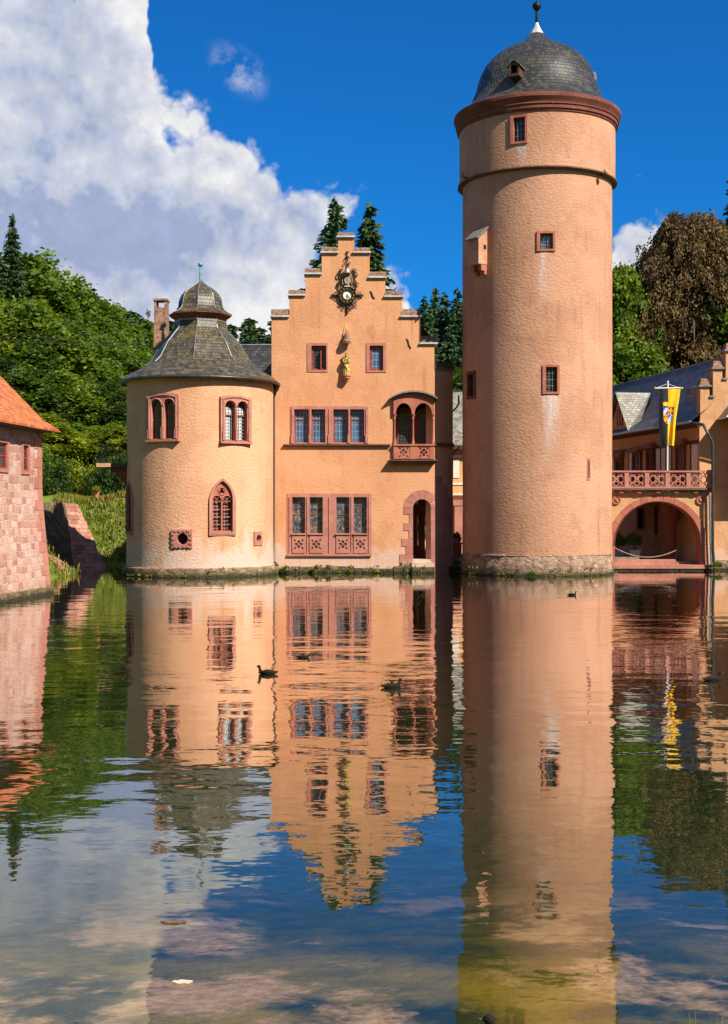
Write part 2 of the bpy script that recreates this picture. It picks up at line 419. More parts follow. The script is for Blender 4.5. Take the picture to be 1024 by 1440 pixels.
def slate(name, cols, moss=.3, mosscol=(.16, .13, .03), bw=.24, rh=.17, gloss=.45, bumpd=.03, moss_z=None):
    m, k, b, o = newmat(name); uv = k.n('ShaderNodeTexCoord').outputs['UV']; c = obco(k)
    uvw = k.vm('ADD', uv, k.scale(k.noise(c, 4, 3, .5, 'Color'), .03))
    br = k.n('ShaderNodeTexBrick'); k.put(br.inputs['Vector'], uvw); br.inputs['Scale'].default_value = 1
    br.inputs['Brick Width'].default_value = bw; br.inputs['Row Height'].default_value = rh
    br.inputs['Mortar Size'].default_value = .012; br.inputs['Mortar Smooth'].default_value = .3
    br.inputs['Color1'].default_value = (0, 0, 0, 1); br.inputs['Color2'].default_value = (1, 1, 1, 1); br.inputs['Mortar'].default_value = (.5, .5, .5, 1)
    n = len(cols); col = k.ramp(k.m('ADD', k.m('MULTIPLY', br.outputs['Color'], .7), k.m('MULTIPLY', k.noise(c, 1.2, 5), .3)), [((i + .5) / n, cc) for i, cc in enumerate(cols)])
    mz = k.rng(k.noise(c, 1.5, 6, .7), .48, .72)
    if moss_z: mz = k.m('MULTIPLY', mz, k.rng(k.sep(c)[2], moss_z[0], moss_z[1], .25, 1.0))
    col = k.mix(k.m('MULTIPLY', mz, moss), col, mosscol)
    col = k.mix(k.m('MULTIPLY', br.outputs['Fac'], .75), col, tuple(v * .25 for v in cols[0]))
    k.put(b.inputs['Base Color'], col); b.inputs['Roughness'].default_value = gloss; b.inputs['Specular IOR Level'].default_value = .4
    vy = k.m('FRACT', k.m('DIVIDE', k.sep(uvw)[1], rh))
    h = k.m('ADD', k.m('MULTIPLY', k.m('SUBTRACT', 1, vy), .8), k.m('MULTIPLY', br.outputs['Color'], .5))
    h = k.m('SUBTRACT', h, k.m('MULTIPLY', br.outputs['Fac'], .7))
    k.put(b.inputs['Normal'], k.bump(k.m('ADD', h, k.m('MULTIPLY', k.noise(c, 14, 3), .5)), .8, bumpd))
    return m
def leaded(name, base, lead, w, h, rough=.08, diag=False, stained=None, clear=0.):
    """small panes held in lead, drawn in the window's own x-z plane"""
    m, k, b, o = newmat(name); c = obco(k); x, y, z = k.sep(c)
    v = k.comb(x, z, 0)
    br = k.n('ShaderNodeTexBrick'); br.offset = 0; k.put(br.inputs['Vector'], v); br.inputs['Scale'].default_value = 1
    br.inputs['Brick Width'].default_value = w; br.inputs['Row Height'].default_value = h
    br.inputs['Mortar Size'].default_value = .012; br.inputs['Color1'].default_value = (0, 0, 0, 1); br.inputs['Color2'].default_value = (1, 1, 1, 1)
    tone = br.outputs['Color']
    col = k.mix(k.m('MULTIPLY', tone, .6), base, tuple(min(1, q * 1.9 + .01) for q in base))
    if stained:
        col2 = k.ramp(k.sep(k.voro(v, 9, 'F1', 'Color'))[0], [(0, (.02, .02, .025)), (.42, (.03, .035, .05)), (.5, (.30, .06, .03)), (.62, (.03, .04, .06)), (.74, (.28, .30, .36)), (.85, (.02, .03, .05)), (.95, (.35, .20, .05))])
        e = k.rng(k.voro(v, 9, 'DISTANCE_TO_EDGE'), .05, .02)
        col = k.mix(k.m('MULTIPLY', e, .6), k.mix(stained, col, col2), (.16, .16, .17))
    col = k.mix(br.outputs['Fac'], col, lead)
    k.put(b.inputs['Base Color'], col)
    k.put(b.inputs['Roughness'], k.mix(br.outputs['Fac'], (rough,) * 3, (.6, .6, .6)))
    nb = k.bump(k.m('ADD', k.m('MULTIPLY', tone, .5), k.noise(c, 6, 2)), .25, .02); k.put(b.inputs['Normal'], nb)
    b.inputs['Specular IOR Level'].default_value = .6
    if clear:
        tr = k.n('ShaderNodeBsdfTransparent'); mx = k.n('ShaderNodeMixShader')
        k.put(mx.inputs[0], k.m('MULTIPLY', k.m('SUBTRACT', 1, br.outputs['Fac']), clear)); k.put(mx.inputs[1], b.outputs[0]); k.put(mx.inputs[2], tr.outputs[0]); k.put(o.inputs[0], mx.outputs[0])
    return m
def leafmat(name, stops, trans=.35, rough=.55):
    m, k, b, o = newmat(name)
    at = k.n('ShaderNodeAttribute', attribute_name='tone'); oi = k.n('ShaderNodeObjectInfo')
    f = k.m('ADD', k.m('MULTIPLY', at.outputs['Fac'], .8), k.m('MULTIPLY', oi.outputs['Random'], .2))
    col = k.ramp(f, stops)
    k.put(b.inputs['Base Color'], col); b.inputs['Roughness'].default_value = rough; b.inputs['Specular IOR Level'].default_value = .25
    tr = k.n('ShaderNodeBsdfTranslucent'); k.put(tr.inputs[0], k.mix(1.0, col, (1.3, 1.25, .5), 'MULTIPLY'))
    mx = k.n('ShaderNodeMixShader'); mx.inputs[0].default_value = trans
    k.put(mx.inputs[1], b.outputs[0]); k.put(mx.inputs[2], tr.outputs[0]); k.put(o.inputs[0], mx.outputs[0])
    return m

KT = Vector((X_(755, 60.3), 60.3, 0)); CT = Vector((X_(282, 59.2), 59.2, 0))
plaster('plaster_hall', (.54, .247, .120), (.62, .302, .158), salt=(.55, 1.3, .6))
plaster('plaster_chapel', (.58, .292, .160), (.65, .345, .20), salt=(.6, 2.0, .75), rough_amp=.032)
plaster('plaster_keep', (.44, .218, .130), (.515, .268, .166), salt=None, rough_amp=.036,
        streaks=((X_(774, 56.9), .55, Z_(556, 56.9), Z_(668, 56.9), .75), (X_(763, 56.9), .30, Z_(353, 56.9), Z_(440, 56.9), .5), (X_(735, 56.6), .28, Z_(200, 56.6), Z_(235, 56.6), .55)))
plaster('plaster_wing', (.50, .26, .13), (.58, .32, .165), salt=(.6, 1.4, .5))
plaster('plaster_court', (.62, .32, .13), (.70, .38, .16))
plaster('plaster_yellow', (.42, .27, .08), (.50, .33, .11))
simple('plaster_white', (.72, .62, .54), .9, 0, .08, 3, .3)
sandstone('sandstone_pink', (.37, .145, .105), (.45, .195, .145), .45)
sandstone('sandstone_red', (.34, .105, .065), (.42, .15, .095), .45)
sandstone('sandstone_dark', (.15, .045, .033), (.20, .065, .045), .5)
sandstone('sandstone_pale', (.50, .36, .27), (.58, .42, .33), .5)
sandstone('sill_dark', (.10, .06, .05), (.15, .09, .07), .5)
masonry('rubble_pink', [(.40, .19, .14), (.50, .26, .20), (.58, .35, .28), (.46, .27, .19), (.60, .40, .33)], (.58, .39, .31), 3.4, .8, .45, 2.3, .05, (.44, .25))
masonry('rubble_keep', [(.22, .12, .08), (.33, .20, .14), (.42, .28, .20), (.28, .17, .115)], (.30, .21, .15), 2.9, .75, .40, 1.9)
masonry('rubble_base', [(.22, .14, .09), (.32, .21, .13), (.40, .28, .19), (.30, .17, .11)], (.12, .09, .05), 2.4, .95, .45, 2.2)
masonry('blocks_red', [(.30, .12, .08), (.42, .18, .12), (.50, .25, .17), (.36, .16, .10)], (.10, .06, .035), 1.7, .25, .8, 2.2, .045)
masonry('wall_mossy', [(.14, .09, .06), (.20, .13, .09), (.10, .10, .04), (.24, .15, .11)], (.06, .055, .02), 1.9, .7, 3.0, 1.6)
slate('slate_chapel', [(.030, .026, .020), (.056, .047, .034), (.09, .074, .050), (.13, .105, .068)], .85, (.19, .15, .025), moss_z=(9.0, 11.4))
slate('slate_dome', [(.015, .015, .016), (.027, .026, .026), (.043, .040, .038), (.068, .063, .059)], .35, (.13, .11, .035))
slate('slate_blue', [(.024, .030, .046), (.045, .053, .076), (.075, .085, .115), (.12, .13, .165)], .2, (.10, .095, .07), .34, .25, gloss=.36, bumpd=.08)
slate('slate_pale', [(.12, .11, .09), (.19, .17, .14), (.26, .24, .20), (.32, .30, .26)], .35, (.20, .17, .08))
slate('blocks_coursed', [(.26, .10, .07), (.38, .165, .115), (.46, .235, .165), (.33, .14, .10)], .35, (.10, .085, .03), .62, .29, .85, .10)
slate('tiles_orange', [(.30, .075, .025), (.46, .125, .04), (.58, .19, .07), (.38, .10, .035)], .15, (.16, .09, .05), .26, .15, .75, .04)
simple('tile_brown', (.20, .115, .075), .85, 0, .5, 9, .8)
simple('flashing', (.52, .52, .52), .45, .3, .2, 5)
simple('lead_grey', (.22, .22, .225), .45, .4, .25, 8)
simple('iron_black', (.018, .017, .016), .5, .5, .3, 10)
simple('pipe_dark', (.06, .062, .062), .4, .6, .25, 5)
simple('pipe_zinc', (.30, .32, .34), .38, .7, .2, 5)
simple('copper_green', (.10, .30, .22), .6, .2, .3, 8)
simple('gilt', (.40, .25, .05), .5, .3, .3, 14)
simple('clock_white', (.72, .74, .62), .6, 0, .12, 8)
simple('paint_red', (.27, .045, .032), .5, 0, .25, 6)
simple('wood_dark', (.085, .035, .022), .6, 0, .3, 5, .3)
simple('wood_pale', (.42, .25, .11), .7, 0, .25, 5, .3)
simple('brick_chimney', (.27, .15, .10), .9, 0, .5, 7, .9)
simple('white_paint', (.60, .60, .58), .5, 0, .06, 4)
simple('curtain', (.80, .82, .84), .9, 0, .1, 8)
simple('shade_eye_black', (.008, .008, .009), .9, 0, .1, 3)  # near-black for sheets standing in for unlit interiors; also the duck eyes
simple('flag_black', (.012, .014, .018), .8, 0, .2, 6)
simple('flag_yellow', (.80, .46, .01), .75, 0, .06, 4)
simple('emblem_blue', (.02, .06, .32), .7, 0, .1, 5)
simple('emblem_white', (.66, .68, .74), .7, 0, .05, 5)
simple('emblem_orange', (.74, .28, .015), .7, 0, .1, 5)
simple('pot_grey', (.23, .25, .29), .7, 0, .2, 6)
simple('terracotta', (.42, .15, .07), .8, 0, .2, 6)
simple('rope', (.34, .27, .21), .9, 0, .2, 20)
simple('cable_black', (.05, .05, .05), .5, .2, .1, 3)
simple('paving', (.24, .17, .13), .9, 0, .35, 3, .5)
simple('bark', (.04, .030, .022), .95, 0, .4, 6, 1.0)
simple('bark_pale', (.30, .25, .20), .9, 0, .3, 6, .8)
simple('statue_gold', (.40, .30, .07), .6, .1, .45, 9, .4)
simple('moss_green', (.06, .075, .014), .95, 0, .5, 8, .8)
leaded('glass_blue', (.045, .085, .145), (.20, .27, .36), .155, .30, .12)
leaded('glass_dark', (.010, .012, .012), (.055, .06, .055), .14, .16, .06)
leaded('glass_stained', (.015, .018, .024), (.09, .09, .10), .15, .23, .15, stained=.85)
leaded('glass_clear', (.02, .022, .02), (.16, .17, .17), .13, .15, .05, clear=.9)
leaded('glass_gothic', (.012, .011, .012), (.40, .155, .11), .17, .16, .2)
leafmat('leaf_green', [(.0, (.028, .055, .006)), (.35, (.062, .118, .010)), (.65, (.125, .195, .016)), (1, (.22, .285, .03))], .42)
leafmat('leaf_lime', [(.0, (.08, .11, .008)), (.4, (.17, .215, .014)), (.7, (.27, .31, .022)), (1, (.38, .39, .04))], .42)
leafmat('leaf_deep', [(.0, (.016, .034, .006)), (.5, (.040, .078, .010)), (1, (.085, .14, .018))])
leafmat('needle_green', [(.0, (.014, .032, .012)), (.5, (.034, .070, .022)), (1, (.080, .13, .04))], .15)
leafmat('needle_blue', [(.0, (.020, .050, .022)), (.5, (.055, .110, .045)), (1, (.12, .19, .08))], .15)
leafmat('leaf_copper', [(.0, (.028, .016, .006)), (.4, (.088, .050, .017)), (.75, (.165, .105, .034)), (1, (.24, .18, .055))], .3)
leafmat('grass_blade', [(.0, (.06, .09, .010)), (.4, (.16, .19, .018)), (.75, (.28, .25, .04)), (1, (.40, .31, .12))], .3)
def ground_mat():
    m, k, b, o = newmat('ground'); c = obco(k); z = k.sep(c)[2]; y = k.sep(c)[1]
    g = k.mix(k.rng(k.noise(c, .35, 6, .6), .35, .65), (.075, .125, .014), (.14, .17, .03))
    g = k.mix(k.m('MULTIPLY', k.rng(k.noise(c, 3, 5), .45, .75), .5), g, (.10, .085, .03))
    # silt on the pond floor with tan mats of algae
    a1 = k.noise(k.scale(c, (1, .7, 1)), .62, 7, .62, 'Fac', .4); a2 = k.noise(c, 3.2, 6, .7)
    mud = k.mix(k.rng(a2, .35, .7), (.010, .026, .012), (.034, .042, .011))
    mats = k.rng(k.m('ADD', a1, k.m('MULTIPLY', k.m('SUBTRACT', a2, .5), .28)), .49, .59)
    mats = k.m('MULTIPLY', mats, k.rng(y, 17, 9))
    tan = k.mix(k.rng(k.noise(c, 9, 5, .7), .3, .7), (.26, .155, .09), (.43, .285, .19))
    olive = k.m('MULTIPLY', k.rng(k.noise(k.vm('ADD', c, (4, 9, 0)), .8, 5, .6), .38, .62), k.rng(y, 14, 8.2))
    bed = k.mix(mats, k.mix(k.m('MULTIPLY', olive, .8), mud, (.24, .17, .010)), tan)
    k.put(b.inputs['Base Color'], k.mix(k.rng(z, -.10, .04), bed, g)); b.inputs['Roughness'].default_value = 1; b.inputs['Specular IOR Level'].default_value = .1
    k.put(b.inputs['Normal'], k.bump(k.noise(c, 2.5, 6), .6, .15))
ground_mat()
def water_mat():
    m, k, b, o = newmat('water'); k.t.nodes.remove(b); c = obco(k); x, y, z = k.sep(c)
    # light airs: long low swell, short ripples in patches, calmer under the walls
    calm = k.rng(y, 62, 30, .30, 1.0)
    patch = k.rng(k.noise(k.scale(c, (.6, 1, 1)), .16, 3), .36, .66, .35, 1.25)
    near = k.rng(y, 7, 16, .30, 1.0)
    v1 = k.scale(c, (.55, 1, 1)); v2 = k.scale(c, (.7, 1, 1))
    h = k.m('ADD', k.m('MULTIPLY', k.noise(v1, 1.15, 2, .45), 1.0), k.m('MULTIPLY', k.noise(v2, 3.4, 2, .5), .26))
    h = k.m('ADD', h, k.m('MULTIPLY', k.noise(v2, 9.0, 1, .5), .06))
    amp = k.m('MULTIPLY', k.m('MULTIPLY', calm, patch), near)
    h = k.m('MULTIPLY', h, amp)
    nrm = k.bump(h, 1.0, .018)
    gl = k.n('ShaderNodeBsdfGlossy'); gl.inputs['Roughness'].default_value = .0; gl.inputs['Color'].default_value = (.94, .92, .90, 1); k.put(gl.inputs['Normal'], nrm)
    tr = k.n('ShaderNodeBsdfTransparent'); tr.inputs['Color'].default_value = (.93, .91, .76, 1)
    lw = k.n('ShaderNodeLayerWeight'); lw.inputs['Blend'].default_value = .5; k.put(lw.inputs['Normal'], nrm)
    f = k.ramp(lw.outputs['Facing'], [(.58, .13), (.68, .25), (.75, .47), (.80, .66), (.86, .84), (.93, .97)])
    mx = k.n('ShaderNodeMixShader'); k.put(mx.inputs[0], f); k.put(mx.inputs[1], tr.outputs[0]); k.put(mx.inputs[2], gl.outputs[0]); k.put(o.inputs[0], mx.outputs[0])
water_mat()
G = MAT

# ------------------------------------------------------------------ ground, water
def sdrect(x, y, x0, x1, y0, y1):
    dx = max(x0 - x, x - x1); dy = max(y0 - y, y - y1)
    return math.hypot(max(dx, 0), max(dy, 0)) + min(max(dx, dy), 0)
def gz(x, y):
    sd = min(sdrect(x, y, -13.4, 30, 6.35, 63.5), sdrect(x, y, -15.2, -6, 60, 68.4))
    wob = .25 * math.sin(x * 1.7 + y * .6) + .2 * math.sin(y * 2.3 - x)
    if sd < 0:
        return -min(2.2, .16 + .17 * -sd)
    L = sst(-5, -9, x); Rr = sst(13, 24, x)
    z = .06 + .35 * sst(0, 1.5, sd) + (.12 * min(sd, 12) if y < 8 else 0)
    if y > 45:
        z += L * (3.3 * sst(0, 3.2, sd + wob * .4) + .21 * min(max(0, y - 77), 34) + .05 * min(max(0, y - 111), 60)) + Rr * (.22 * min(max(0, y - 76), 50))
        z += (1 - L) * (1 - Rr) * .05 * min(max(0, y - 95), 100)
        if y > 260: z -= .03 * min(y - 260, 400)
        z = min(z, 60) + .3 * L * wob * sst(0, 3, sd)
    else:
        z += .12 * min(max(0, -x - 13.4), 20) + .1 * min(max(0, x - 30), 20)
        z += .55 * min(max(0, -y - 12), 75) + .45 * (min(max(0, -x - 36), 70) + min(max(0, x - 60), 60)) * sst(60, 20, y)  # unseen valley sides behind and beside the camera, raised to block low sky light
    return z
def make_ground():
    xs = [-1500, -800, -400, -250, -160, -110, -80, -60, -48, -40] + [-34 + .75 * i for i in range(int(70 / .75))] + [38, 46, 60, 80, 110, 160, 250, 400, 800, 1500]
    ys = [-800, -300, -120, -50, -20, -8, 0, 3] + [4.5 + .45 * i for i in range(22)] + [14.6 + 1.4 * i for i in range(32)] + [59.6 + .6 * i for i in range(40)] + [85 + 3 * i for i in range(16)] + [140, 155, 175, 200, 230, 300, 420, 700, 1500, 3500]
    m = MB(); n = len(xs)
    m.v = [(x, y, gz(x, y)) for y in ys for x in xs]
    for j in range(len(ys) - 1):
        for i in range(n - 1): m.face((j * n + i, j * n + i + 1, (j + 1) * n + i + 1, (j + 1) * n + i))
    o = m.build('ground', G['ground'], sharp=180); tag(o, kind='structure')
    w = MB(); w.poly([(-20, 3, 0), (36, 3, 0), (36, 70, 0), (-20, 70, 0)])
    o = w.build('water', G['water']); tag(o, kind='structure')
    p = MB(); p.box(-4, 13.6, 63.2, 79.5, -.3, .62); p.box(4.4, 5.0, 61.9, 63.2, -.3, .60)
    o = p.build('courtyard_paving', G['paving']); tag(o, kind='structure')
make_ground()

# ------------------------------------------------------------------ windows and other shared pieces
def window(root, loc, rot, outer, lights, glass='glass_dark', stone='sandstone_pink', proud=.05, depth=.30, frame='paint_red', fw=.05, transom=None, sill=None, label=None, gd=.17, name='window'):
    """stone surround with through-cut lights; casements and panes are sub-parts. Outward is -y of the window's own frame"""
    s = MB().prism(outer, -proud, depth, lights)
    if sill: s.box(sill[0], sill[1], -proud - sill[3], depth - .02, sill[2] - .09, sill[2] + .003)
    w = s.build(name, G[stone], root, loc, rot, label=label)
    if frame:
        c = MB()
        for l in lights:
            big = shrink(l, .004); c.prism(big, gd - .035, gd + .03, [shrink(l, fw)])
            if transom:
                a, b, z0, z1 = bbox(l); c.box(a + fw * .8, b - fw * .8, gd - .03, gd + .025, z0 + transom * (z1 - z0) - fw * .45, z0 + transom * (z1 - z0) + fw * .45)
        c.build('casement', G[frame], w)
    g = MB()
    for l in lights: g.poly([(p[0], gd, p[1]) for p in shrink(l, .01)])
    g.build('pane', G[glass], w, recalc=False)
    return w
def on_cyl(axis, R, px, py):
    """where the sight line through a picture point meets a round wall: place on the wall and its turn"""
    d = Vector(((px - 512) / F, 1)); a = d.dot(d); b = -2 * (d.x * axis.x + d.y * axis.y); c = axis.x ** 2 + axis.y ** 2 - R * R
    q = b * b - 4 * a * c
    t = (-b - math.sqrt(max(q, 0))) / (2 * a); X, Y = d.x * t, t
    ph = math.atan2(X - axis.x, -(Y - axis.y))
    return Vector((X, Y, CZ + (720 - py) / F * Y)), ph, t
def cyl_pt(axis, R, ph, z): return Vector((axis.x + R * math.sin(ph), axis.y - R * math.cos(ph), z))
def frameM(loc, rot): return Matrix.Translation(loc) @ Matrix.Rotation(rot, 4, 'Z')

def arc_pts(cx, cz, r, a0, a1, n, y): return [(cx + r * math.cos(a0 + (a1 - a0) * i / n), y, cz + r * math.sin(a0 + (a1 - a0) * i / n)) for i in range(n + 1)]

# ------------------------------------------------------------------ the tall round keep
def build_keep():
    ax = KT; D = 60.3
    def r(hw): return hw / F * D
    root = thing('round_tower', 'tall round plastered keep tower with a dark slate dome standing in the pond', 'tower', ax)
    zc0, zc1 = Z_(189, D), Z_(166, D); zb = Z_(264, D)
    R0, R1 = r(102.6), r(108.6)
    w = MB().lathe([(R0 - .9, .5), (R0 + .06, .5), (R0 + .04, 3), (R0 + .06, 9), (R0 + .05, zb - .05), (R0 + .05, zb + .03), (R1 - .0, zb + .04), (R1, zc0 + .3), (R0 - .9, zc0 + .3)], 160, ax.x, ax.y, closed=True)
    wall = w.build('wall', G['plaster_keep'], root, sharp=30)
    cuts = MB()
    def spot(px, py, R): return on_cyl(ax, R, px, py)
    specs = []
    for (px, py0, py1, wpx, R, gl, lab) in ((730, 162, 202, 23, R1, 'glass_dark', 'small dark window just under the red cornice'), (768, 325, 353, 26, R0 + .05, 'glass_blue', 'small upper window with red stone surround'), (775, 513, 554, 24, R0 + .05, 'glass_dark', 'barred lower window with pale run stains below')):
        p, ph, t = spot(px, py1, R); q, _, _ = spot(px, py0, R)
        h = q.z - p.z; wd = wpx / F * t / max(.3, math.cos(ph - math.atan2(p.x, p.y) * 0))
        specs.append((p, ph, wd, h, gl, lab))
    for (p, ph, wd, h, gl, lab) in specs:
        cuts.add(MB().prism(shrink(rect(wd, h), .03), -.6, .45), frameM(p, ph))
    # window on the shaded flank, near the edge of sight
    phs = R_(-66.5); zs0, zs1 = Z_(561, 58.9), Z_(522, 58.9); ps = cyl_pt(ax, R0 + .05, phs, zs0)
    cuts.add(MB().prism(shrink(rect(.8, zs1 - zs0), .03), -.6, .45), frameM(ps, phs))
    sl, phl, _ = spot(828, 675, R0 + .05)
    cuts.add(MB().prism(rect(.075, .78, 0, .1), -.6, .6), frameM(sl, phl))
    carve(wall, cuts)
    for (p, ph, wd, h, gl, lab) in specs:
        fw = .095
        win = window(root, p, ph, rect(wd, h), [rect(wd - 2 * fw - .06, h - 2 * fw, .02, fw)], gl, 'sandstone_red', .05, .36, 'wood_dark', .035, label=lab, gd=.22)
        bars = MB()
        for i in (-1, 1): bars.tube([((wd - .3) / 6 * i, .1, fw), ((wd - .3) / 6 * i, .1, h - fw)], .011, 5)
        for i in (1, 2, 3): bars.tube([(-(wd - .3) / 2, .1, fw + (h - 2 * fw) * i / 4), ((wd - .3) / 2, .1, fw + (h - 2 * fw) * i / 4)], .011, 5)
        bars.build('window_bar', G['lead_grey'], win)
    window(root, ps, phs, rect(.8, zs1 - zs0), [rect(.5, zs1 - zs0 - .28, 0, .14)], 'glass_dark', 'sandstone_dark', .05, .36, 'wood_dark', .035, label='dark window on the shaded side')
    MB().prism(rect(.19, .98), -.02, .3, [rect(.075, .78, 0, .1)]).build('arrow_slit', G['sandstone_pink'], root, sl, phl)
    pl = MB().lathe([(R0 - .8, -.9), (R0 + .13, -.9), (R0 + .10, .3), (R0 + .07, .88), (R0 + .04, .91), (R0 - .8, .91)], 120, ax.x, ax.y, closed=True,
                    rf=lambda t, i: 1 + (.004 * math.sin(t * 37 + i) + .004 * math.sin(t * 61)) * (1 if 0 < i < 5 else 0))
    pl.build('plinth', G['rubble_keep'], root, sharp=40)
    pc = MB()
    rr = random.Random(3); t = 0
    while t < 2 * math.pi:
        dt = rr.uniform(.14, .26); a, b = t + .004, min(t + dt - .004, 2 * math.pi); n = 3
        lo, z0, z1 = R0 - .3, .908, .99 + rr.uniform(-.025, .02); ro = R0 + .085 + rr.uniform(-.02, .02)
        for i in range(n):
            a0, a1 = a + (b - a) * i / n, a + (b - a) * (i + 1) / n
            pts = [(lo, a0), (ro, a0), (ro, a1), (lo, a1)]
            pc.hexa([(ax.x + q * math.sin(s), ax.y - q * math.cos(s), z0) for q, s in pts], [(ax.x + (q - .05 * (q > lo)) * math.sin(s), ax.y - (q - .05 * (q > lo)) * math.cos(s), z1) for q, s in pts])
        t += dt
    pc.build('plinth_coping', G['rubble_keep'], root)
    MB().lathe([(R0 - .2, zb - .06), (R1 - .02, zb - .04), (R1 + .085, zb + .01), (R1 + .075, zb + .07), (R1 - .05, zb + .10), (R0 - .2, zb + .10)], 128, ax.x, ax.y, closed=True).build('string_course', G['sill_dark'], root, sharp=40)
    Rc = r(116.4)
    h = zc1 - zc0
    MB().lathe([(R1 - .3, zc0), (R1 + .05, zc0), (R1 + .06, zc0 + .1 * h), (R1 + .12, zc0 + .14 * h), (R1 + .12, zc0 + .34 * h), (R1 + .17, zc0 + .38 * h), (R1 + .17, zc0 + .42 * h), (R1 + .13, zc0 + .46 * h), (R1 + .18, zc0 + .62 * h), (Rc - .03, zc0 + .70 * h), (Rc, zc0 + .78 * h), (Rc, zc1 - .03), (Rc - .03, zc1), (R1 - .3, zc1)], 128, ax.x, ax.y, closed=True).build('cornice', G['sandstone_dark'], root, sharp=25)
    zt = zc1 + .002
    prof = [(Rc - .06, zt), (r(103), zt + .22), (r(94), Z_(150, D)), (r(89), Z_(139, D)), (r(84.8), Z_(128, D)), (r(82.5), Z_(118, D)), (r(78.5), Z_(107, D)), (r(72.5), Z_(96, D)), (r(65), Z_(87, D)), (r(55), Z_(79, D)), (r(42), Z_(71, D)), (r(30), Z_(66, D)), (r(26), Z_(65, D)), (r(24.5), Z_(64.4, D)), (r(18), Z_(58, D)), (r(13), Z_(52.5, D)), (r(10), Z_(48.5, D))]
    dome = MB().lathe(prof, 96, ax.x, ax.y, cap=False).build('dome_roof', G['slate_dome'], root, sharp=35, recalc=False)
    MB().lathe([(r(11), Z_(48.8, D)), (r(8), Z_(44, D)), (r(4.5), Z_(38, D)), (r(2), Z_(32, D)), (.01, Z_(31.5, D))], 8, ax.x, ax.y).build('lead_cap', G['flashing'], dome, (0, 0, 0))
    f = MB().lathe([(.05, Z_(34, D)), (.075, Z_(30, D)), (.06, Z_(16, D)), (.10, Z_(15, D)), (.04, Z_(14, D))], 12, ax.x, ax.y)
    f.ball((ax.x, ax.y, Z_(8.5, D)), (.21, .21, .20), 16, 10); f.tube([(ax.x, ax.y, Z_(4, D)), (ax.x, ax.y, Z_(-6, D))], [.04, .02], 8)
    f.build('finial', G['iron_black'], dome, (0, 0, 0), sharp=40)
    # small wooden dormer on the dome
    p = P(723, 105, 57.2)
    d = MB(); ph = math.atan2(p.x - ax.x, -(p.y - ax.y))
    d.prism([(-.24, -.05), (.24, -.05), (.24, .44), (0, .62), (-.24, .44)], -.02, .9, [[(-.15, .06), (.15, .06), (.15, .42), (-.15, .42)]])
    dm = d.build('dormer', G['wood_dark'], root, p, ph)
    e = MB(); e.hexa([(-.32, -.08, .38), (0, -.08, .66), (0, .9, .66), (-.32, .9, .38)], [(-.32, -.08, .42), (0, -.08, .70), (0, .9, .70), (-.32, .9, .42)])
    e.hexa([(0, -.08, .66), (.32, -.08, .38), (.32, .9, .38), (0, .9, .66)], [(0, -.08, .70), (.32, -.08, .42), (.32, .9, .42), (0, .9, .70)])
    e.build('dormer_roof', G['slate_pale'], dm); MB().poly([(-.16, .3, .05), (.16, .3, .05), (.16, .3, .43), (-.16, .3, .43)]).build('opening', G['shade_eye_black'], dm)  # black sheet in the dormer hole paints its inner shade
    e2 = MB(); ph2 = R_(66); p2 = cyl_pt(ax, r(83), ph2, Z_(122, 59.6)); e2.prism([(-.22, 0), (.22, 0), (.22, .4), (0, .56), (-.22, .4)], -.02, .7); e2.build('dormer', G['slate_pale'], root, p2, ph2)
    # privy box hanging on the shaded flank
    gph = R_(-53); gp = cyl_pt(ax, R0 + .05, gph, Z_(372, 58.2))
    g = MB(); g.box(-.36, .36, -.52, .3, -.06, 1.06)
    g.hexa([(-.36, -.52, 1.06), (.36, -.52, 1.06), (.36, .3, 1.06), (-.36, .3, 1.06)], [(-.36, .02, 1.52), (.36, .02, 1.52), (.36, .3, 1.58), (-.36, .3, 1.58)])
    gb = g.build('garderobe', G['plaster_keep'], root, gp, gph)
    MB().hexa([(-.43, -.64, 1.04), (.43, -.64, 1.04), (.43, .08, 1.64), (-.43, .08, 1.64)], [(-.43, -.66, 1.11), (.43, -.66, 1.11), (.43, .08, 1.73), (-.43, .08, 1.73)]).build('garderobe_roof', G['slate_pale'], gb)
    br = MB()
    for sx in (-.24, .24):
        br.prism([(sx - .1, -.34), (sx + .1, -.34), (sx + .1, -.06), (sx - .1, -.06)], -.34, .2); br.prism([(sx - .09, -.5), (sx + .09, -.5), (sx + .09, -.34), (sx - .09, -.34)], -.14, .2)
    br.build('corbel', G['sandstone_red'], gb)
    MB().poly([(.363, -.22, .62), (.363, -.06, .62), (.363, -.06, .82), (.363, -.22, .82)]).build('opening', G['shade_eye_black'], gb)  # flat black patch on the solid box, painted as a shaded hole
    # floodlights on the string course
    for i, (px, py) in enumerate(((657, 246), (845, 243))):
        q, ph, _ = spot(px, py, R1)
        fl = thing('floodlight', ['small pale floodlight fixed on the shaded left of the tower band', 'small brown floodlight fixed on the sunlit right of the tower band'][i], 'lamp', q, 'floodlights on the keep')
        fl.rotation_euler = (0, 0, ph)
        m = MB(); m.lathe([(.10, 0), (.13, .04), (.11, .2), (.05, .26)], 12); m.v = [(a, -.22 - c * .5 + b * .0, b + .02) for a, b, c in m.v]
        o = m.build('housing', G['pot_grey'] if i == 0 else G['wood_pale']); o.parent = fl; o.location = (0, 0, 0)
        o = MB().box(-.03, .03, -.24, .02, -.16, -.10).build('bracket', G['iron_black']); o.parent = fl; o.location = (0, 0, 0)
    return root
build_keep()

